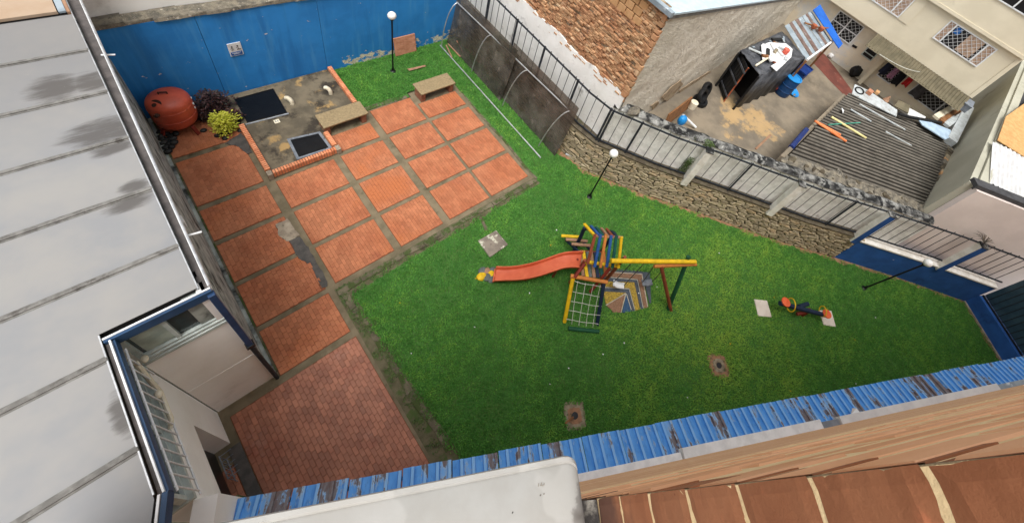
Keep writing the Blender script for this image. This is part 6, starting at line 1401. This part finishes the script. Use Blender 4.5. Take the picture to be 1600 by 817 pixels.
# facade: leans out a hair towards the ground, like the photograph's wall
def nf(z): h = 12 - z; return -.0205 + .0115 * h
fc = thing('brick_facade', 'salmon brick facade of our building seen steeply from the window', 'building', FW(3, -.2, 0))
def fw(s0, s1, z0, z1, back, name, m, din=0): obj(name, MB().hexa([FW(s0, nf(z0) - din, z0), FW(s1, nf(z0) - din, z0), FW(s1, nf(z0) - back, z0), FW(s0, nf(z0) - back, z0), FW(s0, nf(z1) - din, z1), FW(s1, nf(z1) - din, z1), FW(s1, nf(z1) - back, z1), FW(s0, nf(z1) - back, z1)]), m, fc)
m_fwall = None
def far_facade():
    t = NT('facade_courses'); tex = t.n('ShaderNodeTexBrick'); mp = t.n('ShaderNodeMapping'); x = t.xyz()
    s_ = t.math('ADD', t.math('MULTIPLY', x[0], .837), t.math('MULTIPLY', x[1], -.547)); cv = t.n('ShaderNodeCombineXYZ'); t.l(s_, cv.inputs[0]); t.l(x[2], cv.inputs[1])
    t.l(cv.outputs[0], tex.inputs['Vector']); tex.inputs['Scale'].default_value = 1; tex.inputs['Brick Width'].default_value = .25; tex.inputs['Row Height'].default_value = .0785; tex.inputs['Mortar Size'].default_value = .006
    tex.inputs['Color1'].default_value = S(214, 162, 122); tex.inputs['Color2'].default_value = S(206, 150, 110); tex.inputs['Mortar'].default_value = S(228, 194, 150)
    sv = t.n('ShaderNodeCombineXYZ'); t.l(t.math('MULTIPLY', s_, .35), sv.inputs[0]); t.l(t.math('MULTIPLY', x[2], 2.2), sv.inputs[1]); c = t.mix(t.math('MULTIPLY', t.ramp(t.noise(1.6, 6, .7, sv.outputs[0]), .48, .62), .6), tex.outputs['Color'], S(238, 208, 166))
    t.l(c, t.b.inputs['Base Color']); t.b.inputs['Roughness'].default_value = .9; return t.mat
m_fwall = far_facade()
fw(-3.2, 20, 0, 10.9, .3, 'lower_wall', m_fwall)
fw(-3.2, .21, 10.9, 11.2, .3, 'spandrel_wall', m_fwall)
fw(.2212, 20, 10.9, 13.5, .3, 'mortar_core', m_fmortar, .0012)
fw(-3.2, -1.2, 11.2, 13.5, .3, 'window_pier', m_fwall)
SX = .22; CP = .0785; zz = 12 - .116 - 8 * CP
zb = [11.884 + (k - 11) * CP for k in range(16)]       # bed joints
fbm = []
for k in range(5):
    b = MB(); b.chamfer_box(.119, .0325, -.05, .0, .004); fbm.append(b.mesh('brick', m_fbrick))
# bricks of the face: local x along the wall, local y up, outwards +z
RW = Matrix((( E_DIR.x, 0, N_DIR.x, 0), (E_DIR.y, 0, N_DIR.y, 0), (0, 1, 0, 0), (0, 0, 0, 1)))
for r in range(16):
    z = zb[r] + CP / 2; s = SX + .006 + (.125 if r % 2 else 0)
    if z > 12.95: continue
    if r % 2:
        inst('brick', fbm[r % 5], fc, Matrix.Translation(FW(SX + .0625, nf(z) + rnd(.0, .002), z)) @ RW @ Matrix.Diagonal((.46, 1, 1, 1)))
    else: s = SX
    while s < (3.4 if r > 3 else 2.6):
        inst('brick', random.choice(fbm), fc, Matrix.Translation(FW(s + .1255, nf(z) + rnd(-.0012, .0008), z + rnd(-.001, .001))) @ RW @ Matrix.Rotation(rnd(-.004, .004), 4, 'Z')); s += .253
# jamb: bricks of the return face, coarse recessed joints
obj('jamb_core', MB().hexa([FW(SX + .0012, nf(10.9) - .0006, 10.9), FW(SX + .1, nf(10.9) - .006, 10.9), FW(SX + .1, -.5, 10.9), FW(SX + .0012, -.5, 10.9), FW(SX + .0012, nf(13.4) - .0006, 13.4), FW(SX + .1, nf(13.4) - .006, 13.4), FW(SX + .1, -.5, 13.4), FW(SX + .0012, -.5, 13.4)]), m_jmortar, fc)
def jbrick(z0, z1, n1, n0):
    m = MB(); ny, nz_ = 18, 7; vs = []; c = .004
    for i in range(ny + 1):
        for j in range(nz_ + 1):
            u = i / ny; v = j / nz_; n_ = n1 + (n0 - n1) * u; z = z0 + (z1 - z0) * v; ed = min(u * (n1 - n0), v * (z1 - z0), (1 - v) * (z1 - z0), (1 - u) * (n1 - n0))
            dz = .0022 * mn.noise(Vector((n_ * 60, z * 8, 1))) if j in (0, nz_) else 0
            vs.append(FW(SX + (.0011 * (1 - ed / .003) if ed < .003 else 0) - .0006 * mn.noise(Vector((n_ * 90, z * 90, 0))), n_, z + dz))
    m.add(vs, [(i * (nz_ + 1) + j, (i + 1) * (nz_ + 1) + j, (i + 1) * (nz_ + 1) + j + 1, i * (nz_ + 1) + j + 1) for i in range(ny) for j in range(nz_)])
    k = len(m.v); bk = [FW(SX + .06, n1, z0), FW(SX + .06, n1, z1), FW(SX + .06, n0, z1), FW(SX + .06, n0, z0)]
    m.add(bk + [FW(SX + .0055, n1, z0), FW(SX + .0055, n1, z1), FW(SX + .0055, n0, z1), FW(SX + .0055, n0, z0)], [(0, 1, 5, 4), (1, 2, 6, 5), (2, 3, 7, 6), (3, 0, 4, 7)])
    obj('brick', m, m_jbrick, fc)
for r in range(16):
    g = .0021; n_ = nf(zb[r] + .04) - .0006; jbrick(zb[r] + g, zb[r] + CP - g, n_, n_ - .117); jbrick(zb[r] + g, zb[r] + CP - g, n_ - .128, n_ - .3)
# ledges of the storeys below
def ledge(s0, s1, n1, z, m, label, t=.12):
    tag(obj('ledge', MB().hexa([FW(s0, nf(z) - .02, z - t), FW(s1, nf(z) - .02, z - t), FW(s1, n1, z - t), FW(s0, n1, z - t), FW(s0, nf(z) - .02, z + .01), FW(s1, nf(z) - .02, z + .01), FW(s1, n1, z), FW(s0, n1, z)][:8]), m, None, .006), label, 'ledge')
h = 6.5
ledge(-1.5, .524 * h, .0205 * h, 12 - h, m_trim, 'white window ledge nearest the window sill')
ledge(.527 * h, .897 * h, .0265 * h, 12 - h + .03, m_trim, 'long white window ledge in the middle of the facade')
ledge(.9 * h, .955 * h, .021 * h, 12 - h - .02, m_steel, 'short grey piece between two window ledges')
ledge(.96 * h, 1.56 * h, .0245 * h, 12 - h, m_wsheet, 'pale grey window ledge farther along the facade')
ledge(1.565 * h, 2.6 * h, .021 * h, 12 - h - .03, m_tin, 'blue grey window ledge at the far end of the facade')
tag(obj('white_scrap', MB().add([FW(9.15, .22, 2.83), FW(9.4, .2, 2.86), FW(9.38, .3, 2.82), FW(9.22, .32, 2.87)], [(0, 1, 2, 3)]), m_trim), 'torn white scrap lying on the blue canopy', 'scrap')
# our window sill
HS = .66; zs = 12 - HS
sl_ = thing('window_sill', 'smooth pale cement window sill right below the camera', 'sill', FW(0, 0, zs))
m_ = MB(); pf_ = [(.0343, -.03), (.0343, -.003), (.033, 0), (.0285, .001), (.0265, -.0015), (.024, .001), (-.05, .006), (-.35, .012)]
ss = [-1.3 + k * (1.3 + .184) / 30 for k in range(31)] + [.19, .195, .199, .2015, .2026]
vs = []
for s in ss:
    e = min(1, max(0, (s - .184) / .0186)); rn = .012 * (1 - math.sqrt(max(0, 1 - e * e))); pull = .014 * (1 - math.sqrt(max(0, 1 - e * e)))
    for n_, dz in pf_: vs.append(FW(s, n_ - (pull if n_ > 0 else 0), zs + dz - rn + (.0015 * mn.noise(Vector((s * 14, n_ * 14, 5))) if n_ < .02 else 0)))
np_ = len(pf_); m_.add(vs, [(i * np_ + j, i * np_ + j + 1, (i + 1) * np_ + j + 1, (i + 1) * np_ + j) for i in range(len(ss) - 1) for j in range(np_ - 1)]); m_.sm = True
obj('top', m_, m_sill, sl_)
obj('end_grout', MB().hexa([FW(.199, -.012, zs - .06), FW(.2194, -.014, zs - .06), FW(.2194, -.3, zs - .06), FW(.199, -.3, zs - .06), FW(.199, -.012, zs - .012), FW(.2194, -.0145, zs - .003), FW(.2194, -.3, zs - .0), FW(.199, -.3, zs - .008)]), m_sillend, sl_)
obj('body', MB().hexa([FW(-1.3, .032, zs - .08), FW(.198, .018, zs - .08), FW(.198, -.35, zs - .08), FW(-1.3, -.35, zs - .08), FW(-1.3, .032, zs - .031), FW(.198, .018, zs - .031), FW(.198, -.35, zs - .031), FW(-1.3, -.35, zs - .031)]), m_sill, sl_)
# faint scuffs on the sill
for px_, py_, a_, l_ in ((841.5, 757, 1.2, .005), (845.5, 756, .9, .006), (847.5, 758, -.4, .004), (850, 756, 1.3, .004), (844.5, 773, .5, .003), (850, 771, .2, .003), (801, 800, .9, .003)):
    p = P(px_, py_, zs + .0035); dd = (E_DIR * math.cos(a_) + N_DIR * math.sin(a_)) * l_ * .3; nn = Vector((-dd.y, dd.x, 0)).normalized() * .0006
    obj('scuff', MB().add([p - dd - nn, p + dd - nn, p + dd + nn, p - dd + nn], [(0, 1, 2, 3)]), m_sillend, sl_)
